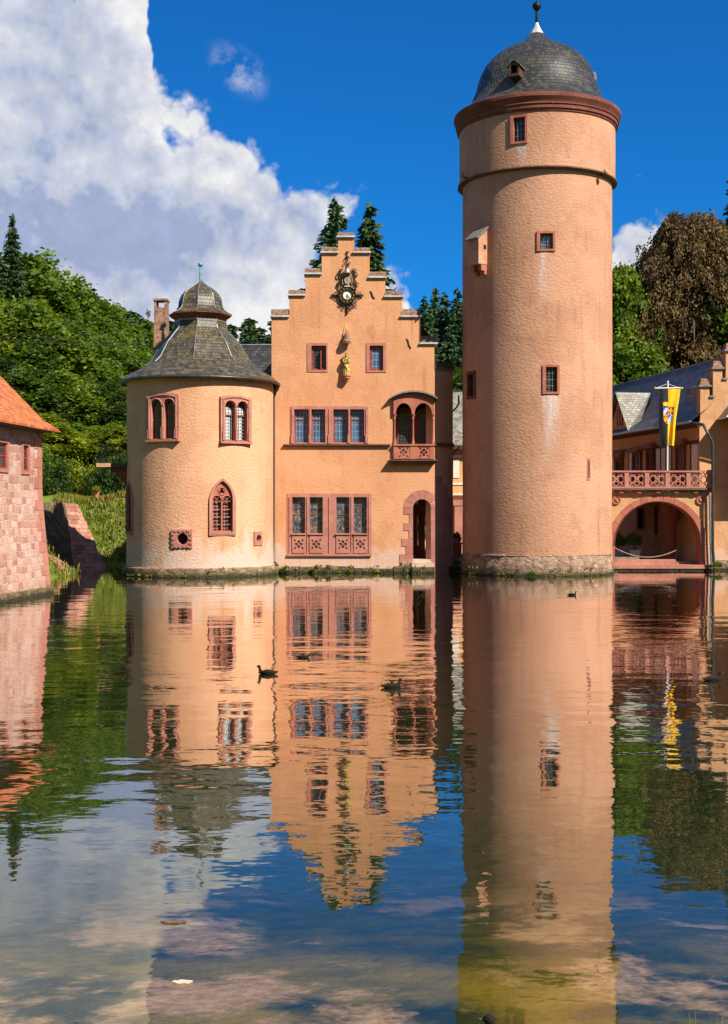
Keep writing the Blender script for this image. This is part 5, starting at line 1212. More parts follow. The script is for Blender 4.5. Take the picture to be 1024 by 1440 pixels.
# ------------------------------------------------------------------ flag on the balcony
def build_flag():
    Y = 62.25
    def x(px): return X_(px, Y)
    def z(py): return Z_(py, Y)
    root = thing('flagpole', 'white flagpole on the balcony carrying a long black and yellow banner', 'flag', (x(938.5), Y, z(687)))
    m = MB(); m.tube([(x(938.5), Y, z(687)), (x(939.3), Y, z(537.5))], .045, 8); m.ball((x(939.3), Y, z(537)), (.06, .06, .05), 8, 6); m.build('pole', G['white_paint'], root, sharp=60)
    b = MB(); b.tube([(x(923), Y - .06, z(546.2)), (x(957), Y - .06, z(545.6))], .035, 8); b.tube([(x(925), Y - .06, z(545)), (x(939), Y - .02, z(539.6)), (x(953), Y - .06, z(545))], .012, 5)
    cb = b.build('crossbar', G['white_paint'], root); t = MB()
    for px in (921.5, 958.5): t.ball((x(px), Y - .06, z(546)), (.07, .05, .05), 8, 6)
    t.build('tip', G['flag_yellow'], cb, (0, 0, 0))
    def S(u, v):   # u 0..1 across, v 0..1 down
        l = 924.3 + 3.5 * v + .6 * math.sin(v * 5); r = 956 - 9.5 * v ** .9 + .5 * math.sin(v * 7 + 1); px = l + (r - l) * u
        mid = 939 + .3 * math.sin(v * 6)
        px = l + (mid - l) * u * 2 if u < .5 else mid + (r - mid) * (u - .5) * 2
        return Vector((x(px), Y - .10 + .075 * v * math.sin(u * 11 + 1.2) + .02 * math.sin(u * 17 + v * 4), z(547 + 80.5 * v - 1.2 * math.sin(u * 3.1) * v)))
    def cloth(u0, u1, name, mt, parent):
        c = MB(); nu, nv = 14, 24; c.v = [tuple(S(u0 + (u1 - u0) * i / nu, j / nv)) for j in range(nv + 1) for i in range(nu + 1)]
        for j in range(nv):
            for i in range(nu): k = j * (nu + 1) + i; c.face((k, k + 1, k + nu + 2, k + nu + 1))
        n = len(c.v); c.v += [(a, b_ + .012, d) for a, b_, d in c.v]; fs = list(c.f)
        for f in fs: c.face([q + n for q in reversed(f)])
        return c.build(name, G[mt], parent, (0, 0, 0) if parent.parent else None, sharp=60, recalc=False)
    bn = cloth(0, .4995, 'banner', 'flag_black', root); yl = cloth(.5005, 1, 'yellow_half', 'flag_yellow', bn)
    bn['label'] = 'banner with black half, yellow half and quartered shield'
    sw = .46; 
    def patch(poly, name, mt, off):
        c = MB(); tri = geometry.tessellate_polygon([[Vector((p[0], p[1], 0)) for p in poly]]); c.v = [tuple(S(*p) + Vector((0, -off, 0))) for p in poly]
        for t_ in tri: c.face(t_)
        return c
    def dens(poly, k=5):
        o = []
        for i in range(len(poly)):
            a, b_ = poly[i], poly[(i + 1) % len(poly)]
            o += [(a[0] + (b_[0] - a[0]) * q / k, a[1] + (b_[1] - a[1]) * q / k) for q in range(k)]
        return o
    def grid_patch(u0, u1, v0, v1, off, clip=None):
        c = MB(); n = 8
        for j in range(n):
            for i in range(n):
                us = [u0 + (u1 - u0) * (i + a) / n for a in (0, 1)]; vs = [v0 + (v1 - v0) * (j + a) / n for a in (0, 1)]
                um, vm = sum(us) / 2, sum(vs) / 2
                if clip and not clip(um, vm): continue
                c.poly([tuple(S(a, b_) + Vector((0, -off, 0))) for a, b_ in ((us[0], vs[0]), (us[1], vs[0]), (us[1], vs[1]), (us[0], vs[1]))])
        return c
    U0, U1, V0, V1 = .22, .80, .318, .62; Um, Vm = .5, .455
    inside = lambda u, v: v < Vm + .02 or abs(u - Um) / (.5 * (U1 - U0)) < math.sqrt(max(0, 1 - ((v - Vm - .02) / (V1 - Vm - .02)) ** 2)) + .02
    E = [('emblem_blue', U0, Um, V0, Vm), ('emblem_orange', Um, U1, V0, Vm), ('emblem_orange', U0, Um, Vm, V1), ('emblem_blue', Um, U1, Vm, V1)]
    for mt, a, b_, c_, d in E: grid_patch(a, b_, c_, d, .006, inside).build('shield_quarter', G[mt], bn, (0, 0, 0), recalc=False)
    bend = MB(); bl = MB()
    for (a, b_, c_, d) in ((U0, Um, V0, Vm), (Um, U1, Vm, V1)):
        n = 10
        for i in range(n):
            for j in range(n):
                u, v = (i + .5) / n, (j + .5) / n
                if abs(u + v - 1) < .34 and inside(a + (b_ - a) * u, c_ + (d - c_) * v):
                    q = [(a + (b_ - a) * (i + e) / n, c_ + (d - c_) * (j + f) / n) for e, f in ((0, 0), (1, 0), (1, 1), (0, 1))]; bend.poly([tuple(S(*p) + Vector((0, -.010, 0))) for p in q])
        for k in (-1, 0, 1):
            cu, cv = a + (b_ - a) * (.5 + k * .27), c_ + (d - c_) * (.5 - k * .27)
            if inside(cu, cv): bl.tube([S(cu + .038 * math.cos(t_ * math.pi / 4), cv + .016 * math.sin(t_ * math.pi / 4)) + Vector((0, -.014, 0)) for t_ in range(8)], .007, 4, True)
    bend.build('white_bend', G['emblem_white'], bn, (0, 0, 0), recalc=False); bl.build('ring_charge', G['emblem_blue'], bn, (0, 0, 0))
    bk = MB()
    for (a, b_, c_, d) in ((Um, U1, V0, Vm), (U0, Um, Vm, V1)):
        for (u, v) in ((.2, .25), (.8, .2), (.75, .8), (.25, .75)):
            uu, vv = a + (b_ - a) * u, c_ + (d - c_) * v
            if inside(uu, vv): bk.poly([tuple(S(uu + q[0], vv + q[1]) + Vector((0, -.011, 0))) for q in ((-.035, -.014), (.035, -.014), (.035, .014), (-.035, .014))])
    bk.build('black_charge', G['flag_black'], bn, (0, 0, 0), recalc=False)
    cr = patch([(.24, .30), (.19, .235), (.25, .262), (.27, .222), (.32, .258), (.36, .215), (.40, .255), (.45, .222), (.495, .26), (.495, .30)], 'crown', 'flag_yellow', .010)
    cr.build('crown', G['flag_yellow'], bn, (0, 0, 0), recalc=False)
    ol = MB(); pts = [S(u, v) + Vector((0, -.012, 0)) for u, v in [(U0, V0), (U0, Vm + .02)] + [(Um - (U1 - U0) / 2 * math.cos(t_ * math.pi / 16), Vm + .02 + (V1 - Vm - .02) * math.sin(t_ * math.pi / 16)) for t_ in range(1, 16)] + [(U1, Vm + .02), (U1, V0)]]
    ol.tube(pts, .012, 4, True); ol.build('shield_edge', G['gilt'], bn, (0, 0, 0))
build_flag()

# ------------------------------------------------------------------ courtyard house glimpsed in the gap
def build_court():
    Y = 80.0
    def x(px): return X_(px, Y)
    def z(py): return Z_(py, Y)
    root = thing('courtyard_house', 'sunlit orange courtyard house with slate roof seen in the gap beside the keep', 'building', (x(630), Y, 0))
    x0, x1 = x(540), x(720)
    MB().box(x0, x1, Y, Y + 6, 0, z(630)).build('wall', G['plaster_court'], root)
    
    for a_, b_ in ((637.5, 646), (600, 612)): MB().box(x(a_), x(b_), Y - .04, Y + .02, z(672), z(646)).build('shutter', G['plaster_white'], root)
    b = MB(); b.box(x0, x1, Y - .06, Y, z(696.5), z(694)); b.box(x0, x1, Y - .05, Y, z(682), z(679)); b.box(x0, x1, Y - .05, Y, z(643), z(640)); b.build('band', G['plaster_white'], root)
    MB().box(x0, x1, Y - .25, Y - .061, z(702), z(697)).build('lintel', G['sandstone_dark'], root)
    for px in (646, 612, 585, 690): p = MB(); p.box(x(px - 7), x(px + 7), Y - .2, Y - .01, 0, z(704)); p.box(x(px - 9), x(px + 9), Y - .24, Y - .01, z(711), z(702.5)); p.build('pilaster', G['sandstone_pink'], root)
    r = MB(); r.poly([(x0, Y - .5, z(627)), (x1, Y - .5, z(627)), (x1, Y + 3, z(545)), (x0, Y + 3, z(545))], ((0, 0), (8, 0), (8, 5), (0, 5))); r.poly([(x0, Y + 6.5, z(627)), (x1, Y + 6.5, z(627)), (x1, Y + 3, z(545)), (x0, Y + 3, z(545))], ((0, 0), (8, 0), (8, 5), (0, 5)))
    r.build('roof', G['slate_pale'], root, recalc=False)
    MB().box(x0, x1, Y - .55, Y, z(632), z(626.5)).build('eave_board', G['wood_dark'], root)
    g = MB(); g.tube([P(637, 578, 66), P(643, 572, 66), P(645.5, 566, 66), P(645, 556, 66)], .05, 6)
    g.tube([P(636.5, 640, 66), P(640.5, 634, 66), P(647, 628, 66)], .04, 6); g.v = [v for v in g.v]
    o = g.build('gutter_pipe', G['pipe_dark']); tag(o, 'dark rainwater pipe bends beside the shaded hall corner in the gap', 'pipe')
    pe = MB(); Yp = 64.0; xx = X_(642.5, Yp); pe.box(xx - .22, xx + .22, Yp - .22, Yp + .22, .5, Z_(765, Yp)); pe.box(xx - .3, xx + .3, Yp - .28, Yp + .28, Z_(765, Yp), Z_(763, Yp)); 
    pr = thing('planter_pedestal', 'pink stone pedestal with a pale planter of greenery in the gap beside the keep', 'planter', (xx, Yp, .5))
    pe.build('pedestal', G['sandstone_pink'], pr); MB().lathe([(.17, Z_(763, Yp) + .002), (.26, Z_(757, Yp)), (.27, Z_(756, Yp))], 14, xx, Yp).build('bowl', G['sandstone_pale'], pr, sharp=40)
    return pr, xx, Yp
PED = build_court()

# ------------------------------------------------------------------ pink stone outbuilding on the left
def build_outhouse():
    c = Vector((X_(58.5, 44.9), 44.9)); dv = Vector((-.105, -1)).normalized(); nv = Vector((-dv.y, dv.x)); nv = nv if nv.x > 0 else -nv
    root = thing('stone_outbuilding', 'pink rubble stone outbuilding with orange tiled roof at the left water edge', 'building', (c.x - 3, c.y - 6, 0))
    def W(d, o, zz): p = c + dv * d + nv * o; return (p.x, p.y, zz)
    ze = Z_(603, 44.9); L = 16
    m = MB(); secs = [(.36, -.8), (.34, 0), (.20, 1.4), (.08, 2.6), (.0, 3.6), (0, ze)]
    nd = 24; wins = [(1.55, .75, Z_(667, 43.3), 1.12), (3.55, .95, Z_(664, 41.3), 1.10), (7.5, .95, 4.05, 1.10)]
    # battered wall skin, with openings left where the windows sit
    cuts = sorted(set([0, L] + [q for d, w, z0, h in wins for q in (d - w / 2, d + w / 2)])); 
    zs = sorted(set([s[1] for s in secs] + [q for d, w, z0, h in wins for q in (z0, z0 + h)]))
    def off(z):
        for (o0, z0), (o1, z1) in zip(secs, secs[1:]):
            if z0 - 1e-6 <= z <= z1 + 1e-6: return o0 + (o1 - o0) * (z - z0) / (z1 - z0)
        return 0
    for a, b in zip(cuts, cuts[1:]):
        for p, q in zip(zs, zs[1:]):
            if any(d - w / 2 - 1e-5 <= a and b <= d + w / 2 + 1e-5 and z0 - 1e-5 <= p and q <= z0 + h + 1e-5 for d, w, z0, h in wins): continue
            m.poly([W(a, off(p), p), W(b, off(p), p), W(b, off(q), q), W(a, off(q), q)])
    for p, q in zip(zs, zs[1:]): m.poly([W(0, off(p), p), W(0, off(q), q), W(0 - off(q) * .0, -6.5, q), W(0, -6.5, p)]); m.poly([W(L, off(p), p), W(L, off(q), q), W(L, -6.5, q), W(L, -6.5, p)])
    m.poly([W(0, 0, ze), W(0, -6.5, ze), W(0, -3.25, ze + 3.3)]); m.poly([W(L, 0, ze), W(L, -6.5, ze), W(L, -3.25, ze + 3.3)]); m.poly([W(0, -6.5, -.8), W(L, -6.5, -.8), W(L, -6.5, ze), W(0, -6.5, ze)])
    m.build('wall', G['rubble_pink'], root, recalc=False)
    qn = MB(); rr = random.Random(11); zz = .3; i = 0
    while zz < ze - .1:
        h = rr.uniform(.30, .44); z1 = min(zz + h, ze - .02); ln = .72 if i % 2 else .42; o0, o1 = off(zz), off(z1)
        qn.hexa([W(-.02, o0 + .018, zz + .01), W(ln, o0 + .018, zz + .01), W(ln, o0 - .1, zz + .01), W(-.02, o0 - .3, zz + .01)], [W(-.02, o1 + .018, z1), W(ln, o1 + .018, z1), W(ln, o1 - .1, z1), W(-.02, o1 - .3, z1)]); zz += h; i += 1
    qn.build('quoin', G['sandstone_pink'], root)
    wy = math.atan2(nv.y, nv.x) + math.pi / 2
    for j, (d, w, z0, h) in enumerate(wins):
        q = Vector(W(d, .0, z0))
        window(root, q, wy, rect(w, h), [rect(w - .24, h - .26, 0, .12)], 'glass_dark', 'sandstone_pink', .04, .3, 'paint_red', .06, .5, None, None, gd=.055)
    # small square vent hole
    rf = MB(); zr = ze + 3.55
    def rq(o0, z0, o1, z1, u=0): rf.poly([W(-.35, o0, z0), W(L + .3, o0, z0), W(L + .3, o1, z1), W(-.35, o1, z1)], ((0, u), (L + .65, u), (L + .65, u + math.hypot(o1 - o0, z1 - z0)), (0, u + math.hypot(o1 - o0, z1 - z0))))
    rq(.52, ze - .02, -.1, ze + .36); rq(-.1, ze + .36, -3.25, zr, .73); rq(-7.0, ze - .02, -3.25, zr)
    rq(.50, ze - .10, -.1, ze + .26); rf.poly([W(-.35, .52, ze - .02), W(-.35, .50, ze - .10), W(L, .50, ze - .1), W(L, .52, ze - .02)], ((0, 0), (0, .1), (L, .1), (L, 0)))
    rf.build('roof', G['tiles_orange'], root, recalc=False)
    ev = MB(); ev.hexa([W(-.1, .0, ze - .16), W(L, .0, ze - .16), W(L, -.2, ze - .16), W(-.1, -.2, ze - .16)], [W(-.3, .42, ze - .06), W(L, .42, ze - .06), W(L, -.2, ze + .1), W(-.3, -.2, ze + .1)]); ev.build('eave_board', G['wood_dark'], root)
    ft = MB(); ft.hexa([W(-.05, .5, -.8), W(L, .5, -.8), W(L, .1, -.8), W(-.05, .1, -.8)], [W(-.05, .42, .26), W(L, .42, .26), W(L, .1, .3), W(-.05, .1, .3)]); ft.build('footing', G['rubble_base'], root)
build_outhouse()

# ------------------------------------------------------------------ retaining walls of the inlet
def build_inlet():
    def slab(q, th, name, mt, lab, cat):
        q = [Vector(p) for p in q]; n = (q[1] - q[0]).cross(q[3] - q[0]).normalized()
        if n.dot(Vector((0, 0, CZ)) - q[0]) < 0: n = -n
        # a gently uneven masonry face
        m = MB(); nu, nv = 10, 14; rr = random.Random(4)
        for j in range(nv + 1):
            for i in range(nu + 1):
                u, v = i / nu, j / nv; p = (q[0] * (1 - u) + q[1] * u) * (1 - v) + (q[3] * (1 - u) + q[2] * u) * v
                m.v.append(tuple(p + n * rr.uniform(-.05, .05)))
        for j in range(nv):
            for i in range(nu):
                k = j * (nu + 1) + i; A, B = (q[1] - q[0]).length / nu * 1.6, (q[3] - q[0]).length / nv
                m.face((k, k + 1, k + nu + 2, k + nu + 1), ((i * A, j * B), (i * A + A, j * B), (i * A + A, j * B + B), (i * A, j * B + B)))
        b = len(m.v); m.v += [tuple(p - n * th) for p in q]
        idx = [0, nu, (nv + 1) * (nu + 1) - 1, nv * (nu + 1)]
        m.face((b, b + 3, b + 2, b + 1))
        edges = [[i for i in range(nu + 1)], [nu + j * (nu + 1) for j in range(nv + 1)], [nv * (nu + 1) + i for i in reversed(range(nu + 1))], [j * (nu + 1) for j in reversed(range(nv + 1))]]
        for e, l in enumerate(edges): m.face(list(reversed(l)) + [b + e, b + (e + 1) % 4])
        o = m.build(name, G[mt]); return tag(o, lab, cat)
    slab([P(92, 707, 68.6), P(109, 709, 69.6), P(153, 806, 67.0), P(105, 806, 65.8)], 1.2, 'sloping_wall', 'blocks_coursed', 'sloping red sandstone block wall, sunlit above and shaded at the water', 'wall')
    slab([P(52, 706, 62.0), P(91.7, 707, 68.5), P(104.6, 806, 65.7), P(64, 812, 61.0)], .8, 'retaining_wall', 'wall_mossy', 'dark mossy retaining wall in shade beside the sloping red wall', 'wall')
    cp = MB(); Y = 71.5; rr = random.Random(9); xx = X_(146, Y)
    while xx < X_(183, Y):
        w = rr.uniform(.5, .8); cp.box(xx, xx + w - .04, Y - .3, Y + .3, 3.2, Z_(697, Y) + rr.uniform(-.05, .05)); xx += w
    cp.box(X_(92, Y), X_(98, Y), Y - .3, Y + .3, 3, Z_(701, Y))
    tag(cp.build('kerb_wall', G['sandstone_red']), 'low red stone kerb along the lawn edge beside the chapel tower', 'wall')
    r = MB(); rr = random.Random(12)
    for i in range(42):
        t = rr.random(); Yr = 57.5 + 5.5 * t; px = 74 + 30 * t + rr.uniform(-10, 6); zz = rr.uniform(.0, 1.0)
        r.ball((X_(px, Yr), Yr, max(.05, gz(X_(px, Yr), Yr)) + rr.uniform(-.05, .1)), (rr.uniform(.14, .38), rr.uniform(.14, .3), rr.uniform(.10, .2)), 7, 5, Matrix.Rotation(rr.uniform(0, 3), 3, 'Z'))
    tag(r.build('rubble_bank', G['blocks_red']), 'loose pink stones on the bank behind the outbuilding corner', 'rubble', kind='stuff')
build_inlet()

# ------------------------------------------------------------------ plants
def quads(name, cen, ax1, ax2, tone, mt):
    """many small leaf faces in one mesh; per-leaf tone kept as an attribute"""
    n = len(cen); v = np.empty((n, 4, 3), np.float32)
    v[:, 0] = cen - ax1 - ax2 * .2; v[:, 1] = cen - ax2; v[:, 2] = cen + ax1 + ax2 * .2; v[:, 3] = cen + ax2
    me = bpy.data.meshes.new(name); me.vertices.add(n * 4); me.vertices.foreach_set('co', v.ravel())
    me.loops.add(n * 4); me.loops.foreach_set('vertex_index', np.arange(n * 4, dtype=np.int32))
    me.polygons.add(n); me.polygons.foreach_set('loop_start', np.arange(0, n * 4, 4, dtype=np.int32)); me.polygons.foreach_set('loop_total', np.full(n, 4, np.int32))
    a = me.attributes.new('tone', 'FLOAT', 'FACE'); a.data.foreach_set('value', np.clip(tone, 0, 1).astype(np.float32))
    me.update(calc_edges=True); me.materials.append(G[mt]); return me
def leaves(g, P_, size, flat=.3, aspect=1.0):
    n = len(P_); d = g.normal(size=(n, 3)); d[:, 2] *= flat; d /= np.linalg.norm(d, axis=1, keepdims=True)
    e = g.normal(size=(n, 3)); e -= d * (e * d).sum(1, keepdims=True); e /= np.linalg.norm(e, axis=1, keepdims=True)
    s = size * np.exp(g.normal(size=(n, 1)) * .30); return d * s, e * s * .55 * aspect
def broad_crown(seed, nclump=135, per=310, rx=1.0, H=1.0, size=.0145, mt='leaf_green', low=.18, name='crown'):
    """unit tree: height 1, crown half-width about .3"""
    g = np.random.default_rng(seed); cs = []; Ps = []; T = []
    i = 0
    while i < nclump:
        u = g.normal(size=3); u /= np.linalg.norm(u); q = g.uniform(.35, 1.0) ** .5
        lob = 1 + .22 * math.sin(3 * math.atan2(u[1], u[0]) + seed) + .15 * math.sin(5 * u[2] + seed * 2)
        c = np.array([u[0] * .30 * rx * q * lob, u[1] * .30 * rx * q * lob, (low + 1) / 2 + u[2] * (1 - low) / 2 * .93 * q])
        if c[2] < low: continue
        rc = g.uniform(.055, .10) * (1.1 - .3 * c[2]); m = int(per * g.uniform(.6, 1.3))
        p = g.normal(size=(m, 3)) * rc * .62; p[:, 2] *= .62; p[:, 2] -= (p[:, 0] ** 2 + p[:, 1] ** 2) / rc * .25
        Ps.append(c + p); T.append(np.clip(g.uniform(.12, .95) + g.normal(size=m) * .16, 0, 1)); i += 1
    P_ = np.concatenate(Ps); t = np.concatenate(T); a, b = leaves(g, P_, size); return quads(name, P_, a, b, t, mt)
def spruce_crown(seed, mt='needle_green', width=.17, layers=30, size=.0085, droop=.35, gap=0., low=.08, name='crown', dense=1.0, fan=.17):
    g = np.random.default_rng(seed); Ps = []; D = []; T = []
    for l in range(layers):
        z0_ = low + (1 - low) * (l / layers) ** .92; z = z0_; r = width * (1 - (z - low) / (1 - low)) ** .85 + .006
        nb = int(dense * max(6, int(20 * (1 - z) + 6))); a0 = g.uniform(0, 6)
        for k in range(nb):
            if g.random() < gap: continue
            z = min(.99, z0_ + g.normal() * .6 / layers)
            a = a0 + 2 * math.pi * k / nb + g.normal() * .15; L = r * g.uniform(.65, 1.18); m = max(5, int(L / size * 3.6)); t = g.uniform(.1, 1, m) ** .8
            x = L * t; dz = -droop * L * t + .25 * L * t * t + g.normal(size=m) * size * .55; w = g.normal(size=m) * L * fan * (1.2 - t)
            ca, sa = math.cos(a), math.sin(a)
            Ps.append(np.stack([x * ca - w * sa, x * sa + w * ca, z + dz], 1)); d = np.stack([np.full(m, ca), np.full(m, sa), np.full(m, -.35)], 1) + g.normal(size=(m, 3)) * .35; D.append(d)
            T.append(np.clip(g.uniform(.2, .7) + .3 * t + g.normal(size=m) * .1 - .1, 0, 1))
    P_ = np.concatenate(Ps); d = np.concatenate(D); d /= np.linalg.norm(d, axis=1, keepdims=True); e = g.normal(size=d.shape); e -= d * (e * d).sum(1, keepdims=True); e /= np.linalg.norm(e, axis=1, keepdims=True)
    s = size * g.uniform(.7, 1.4, (len(P_), 1)); return quads(name, P_, d * s * 1.3, e * s * .5, np.concatenate(T), mt)
def weeping_crown(seed, n=130, mt='leaf_copper', size=.0058, name='crown'):
    """copper beech: boughs arching out in tiers over a dome, fine twigs hanging from each"""
    g = np.random.default_rng(seed); Ps = []; D = []; T = []
    for i in range(n):
        z0 = .22 + .76 * (i / n) ** .8; a = i * 2.4 + g.normal() * .3; Lb = (.40 * math.sqrt(max(0.02, 1 - ((z0 - .22) / .80) ** 2.2))) * g.uniform(.6, 1.12); up = g.uniform(.02, .12) * (1.35 - z0); tb = g.uniform(.15, .75)
        for k in range(34):
            t = g.uniform(.15, 1.0); side = g.normal() * .055 * (1.1 - .5 * t); r0 = Lb * t; zb = z0 + up * t - .24 * t * t * (1 - .4 * z0); L = g.uniform(.02, .085); m = int(26 * g.uniform(.6, 1.3)); q = g.random(m) ** .8
            rr = r0 + .03 * q; zz = zb - L * q ** 1.3 + g.normal(size=m) * .006; lat = side + g.normal(size=m) * .009; ca, sa = math.cos(a), math.sin(a)
            Ps.append(np.stack([rr * ca - lat * sa, rr * sa + lat * ca, zz], 1)); D.append(np.stack([ca * .6 * np.ones(m), sa * .6 * np.ones(m), -(.3 + q)], 1) + g.normal(size=(m, 3)) * .35)
            T.append(np.clip(tb + .25 * (t - .5) + g.normal() * .08 + g.normal(size=m) * .12, 0, 1))
    P_ = np.concatenate(Ps); d = np.concatenate(D); d /= np.linalg.norm(d, axis=1, keepdims=True); e = g.normal(size=d.shape); e -= d * (e * d).sum(1, keepdims=True); e /= np.linalg.norm(e, axis=1, keepdims=True)
    s = size * g.uniform(.6, 1.3, (len(P_), 1)); return quads(name, P_, d * s, e * s * .6, np.concatenate(T), mt)
def trunk_mesh(seed, kind, mt):
    r = random.Random(seed); m = MB(); lean = r.uniform(-.02, .02)
    if kind == 'spruce': m.tube([(0, 0, -.15), (0, 0, 0), (0, 0, .5), (0, 0, .97)], [.014, .013, .007, .001], 8)
    else:
        m.tube([(0, 0, -.2), (0, 0, 0), (lean, 0, .2), (lean * 2, lean, .45), (lean, lean * 2, .75)], [.032, .026, .019, .013, .004], 8)
        for i in range(11):
            a = r.uniform(0, 6.28); z = r.uniform(.22, .6); L = r.uniform(.14, .26); x = lean * z * 3
            if kind == 'weeping': L *= 1.5; m.tube([(x, 0, z), (x + L * .5 * math.cos(a), L * .5 * math.sin(a), z + L * .45), (x + L * math.cos(a), L * math.sin(a), z + L * .35), (x + L * 1.25 * math.cos(a), L * 1.25 * math.sin(a), z + L * .02)], [.012, .008, .005, .002], 6)
            else: m.tube([(x, 0, z), (x + L * .5 * math.cos(a), L * .5 * math.sin(a), z + L * .5), (x + L * .9 * math.cos(a), L * .9 * math.sin(a), z + L * 1.05)], [.010, .006, .002], 6)
    me = m.mesh('trunk', 60); me.materials.append(G[mt]); return me
TREES = {}
def proto(key, crown, trunk): TREES[key] = (crown, trunk)
proto('broad1', broad_crown(1), trunk_mesh(1, 'b', 'bark')); proto('broad2', broad_crown(2, 85, 320, 1.15), trunk_mesh(2, 'b', 'bark')); proto('broad3', broad_crown(3, 100, 280, .85, low=.14), trunk_mesh(3, 'b', 'bark'))
proto('lime1', broad_crown(4, 75, 290, 1.0, mt='leaf_lime'), trunk_mesh(4, 'b', 'bark_pale')); proto('deep1', broad_crown(5, 90, 290, 1.0, mt='leaf_deep'), trunk_mesh(5, 'b', 'bark'))
proto('airy', broad_crown(6, 70, 170, .75, mt='leaf_green'), trunk_mesh(6, 'b', 'bark_pale'))
proto('spruce1', spruce_crown(1, 'needle_green', .15, 44, .0065, .42, dense=1.4, fan=.20), trunk_mesh(7, 'spruce', 'bark')); proto('spruce2', spruce_crown(2, 'needle_blue', .16, 44, .0065, .38, dense=1.4, fan=.20), trunk_mesh(8, 'spruce', 'bark')); proto('spruce3', spruce_crown(3, 'needle_green', .15, 42, .009, .42, 0, dense=1.4, fan=.24), trunk_mesh(9, 'spruce', 'bark'))
proto('fir', spruce_crown(4, 'needle_blue', .20, 46, .008, .15, dense=1.7, fan=.26), trunk_mesh(10, 'spruce', 'bark')); proto('larch', spruce_crown(5, 'leaf_green', .22, 24, .008, .35, .12), trunk_mesh(11, 'spruce', 'bark'))
proto('copper', weeping_crown(1), trunk_mesh(12, 'weeping', 'bark'))
def tree(key, px, py, Y, wide=1.0, base=None, label='', cat='tree', group=None, name='tree', rot=None):
    """a tree whose tip shows at picture point (px, py) at distance Y; it stands on the ground there"""
    X = X_(px, Y); zt = Z_(py, Y); zb = gz(X, Y) if base is None else base; h = max(2, zt - zb)
    r = thing(name, label, cat, (X, Y, zb), group); r.rotation_euler = (0, 0, rnd.uniform(0, 6.28) if rot is None else rot); r.scale = (h * wide, h * wide, h)
    for nm, me in zip(('crown', 'trunk'), TREES[key]):
        o = bpy.data.objects.new(nm, me); C.objects.link(o); o.parent = r
    return r
ORD = ['first', 'second', 'third', 'fourth', 'fifth', 'sixth', 'seventh', 'eighth', 'ninth', 'tenth', 'eleventh', 'twelfth', 'thirteenth', 'fourteenth']
def row(group, what, items):
    for i, (key, px, py, Y, wide, nm) in enumerate(sorted(items, key=lambda t: t[1])):
        tree(key, px, py, Y, wide, label='%s from the left of the %s' % (ORD[i], what), group=group, name=nm)
row('trees along the hillside skyline', 'tall trees along the left hillside skyline',
    [('broad1', -30, 345, 118, 1.0, 'broadleaf_tree'), ('broad2', 42, 352, 114, 1.0, 'broadleaf_tree'), ('broad3', 66, 366, 116, 1.0, 'broadleaf_tree'), ('broad1', 92, 392, 118, 1.1, 'broadleaf_tree'), ('broad2', 116, 405, 122, 1.1, 'broadleaf_tree'), ('airy', 140, 424, 124, 1.1, 'broadleaf_tree'), ('broad3', 160, 452, 132, 1.2, 'broadleaf_tree'), ('airy', 178, 455, 136, 1.1, 'broadleaf_tree'), ('broad1', 240, 462, 146, 1.3, 'broadleaf_tree')])
tree('spruce1', 17, 298, 108, .95, label='dark pointed spruce rising over the hillside trees at the left edge', name='spruce_tree')
row('pale loose conifers beside the chimney', 'pale loose conifers beside the brick chimney', [('larch', 192, 440, 128, 1.0, 'larch_tree'), ('larch', 208, 434, 130, 1.0, 'larch_tree'), ('larch', 252, 452, 138, 1.0, 'larch_tree')])
row('trees in the middle of the hillside wood', 'bright trees in the middle of the left hillside wood',
    [('broad2', -18, 400, 100, 1.1, 'broadleaf_tree'), ('lime1', 14, 412, 99, 1.15, 'broadleaf_tree'), ('broad1', 48, 424, 98, 1.15, 'broadleaf_tree'), ('broad2', 82, 442, 101, 1.2, 'broadleaf_tree'), ('broad3', 110, 452, 103, 1.3, 'broadleaf_tree'), ('broad1', 138, 470, 106, 1.3, 'broadleaf_tree'), ('broad2', 164, 484, 108, 1.35, 'broadleaf_tree'), ('deep1', 188, 490, 112, 1.3, 'broadleaf_tree')])
row('trees at the foot of the hillside wood', 'dark trees at the foot of the left hillside wood',
    [('deep1', -10, 492, 90, 1.2, 'broadleaf_tree'), ('broad3', 22, 505, 89, 1.3, 'broadleaf_tree'), ('deep1', 60, 515, 90, 1.4, 'broadleaf_tree'), ('broad1', 95, 520, 91, 1.4, 'broadleaf_tree'), ('deep1', 128, 528, 92, 1.4, 'broadleaf_tree'), ('broad2', 160, 535, 93, 1.4, 'broadleaf_tree'), ('deep1', 185, 545, 90, 1.4, 'broadleaf_tree')])
tree('fir', 472, 279, 76, 1.05, .6, 'full dark fir standing behind the gable, left of the two', name='fir_tree'); tree('spruce3', 520, 287, 76, 1.25, .6, 'thin ragged spruce standing behind the gable, right of the two', name='spruce_tree', rot=.7)
row('spruces in the gap between gable and keep', 'dark spruces between the stepped gable and the keep',
    [('spruce1', 596, 414, 128, 1.0, 'spruce_tree'), ('spruce2', 612, 402, 132, 1.0, 'spruce_tree'), ('spruce1', 626, 408, 126, 1.1, 'spruce_tree'), ('spruce2', 604, 440, 112, 1.15, 'spruce_tree'), ('spruce3', 643, 404, 124, 1.0, 'spruce_tree'), ('spruce1', 658, 412, 128, 1.1, 'spruce_tree'), ('spruce2', 632, 455, 108, 1.2, 'spruce_tree'), ('spruce1', 588, 468, 120, 1.2, 'spruce_tree'), ('spruce1', 650, 480, 104, 1.2, 'spruce_tree'), ('deep1', 620, 500, 100, 1.4, 'broadleaf_tree')])
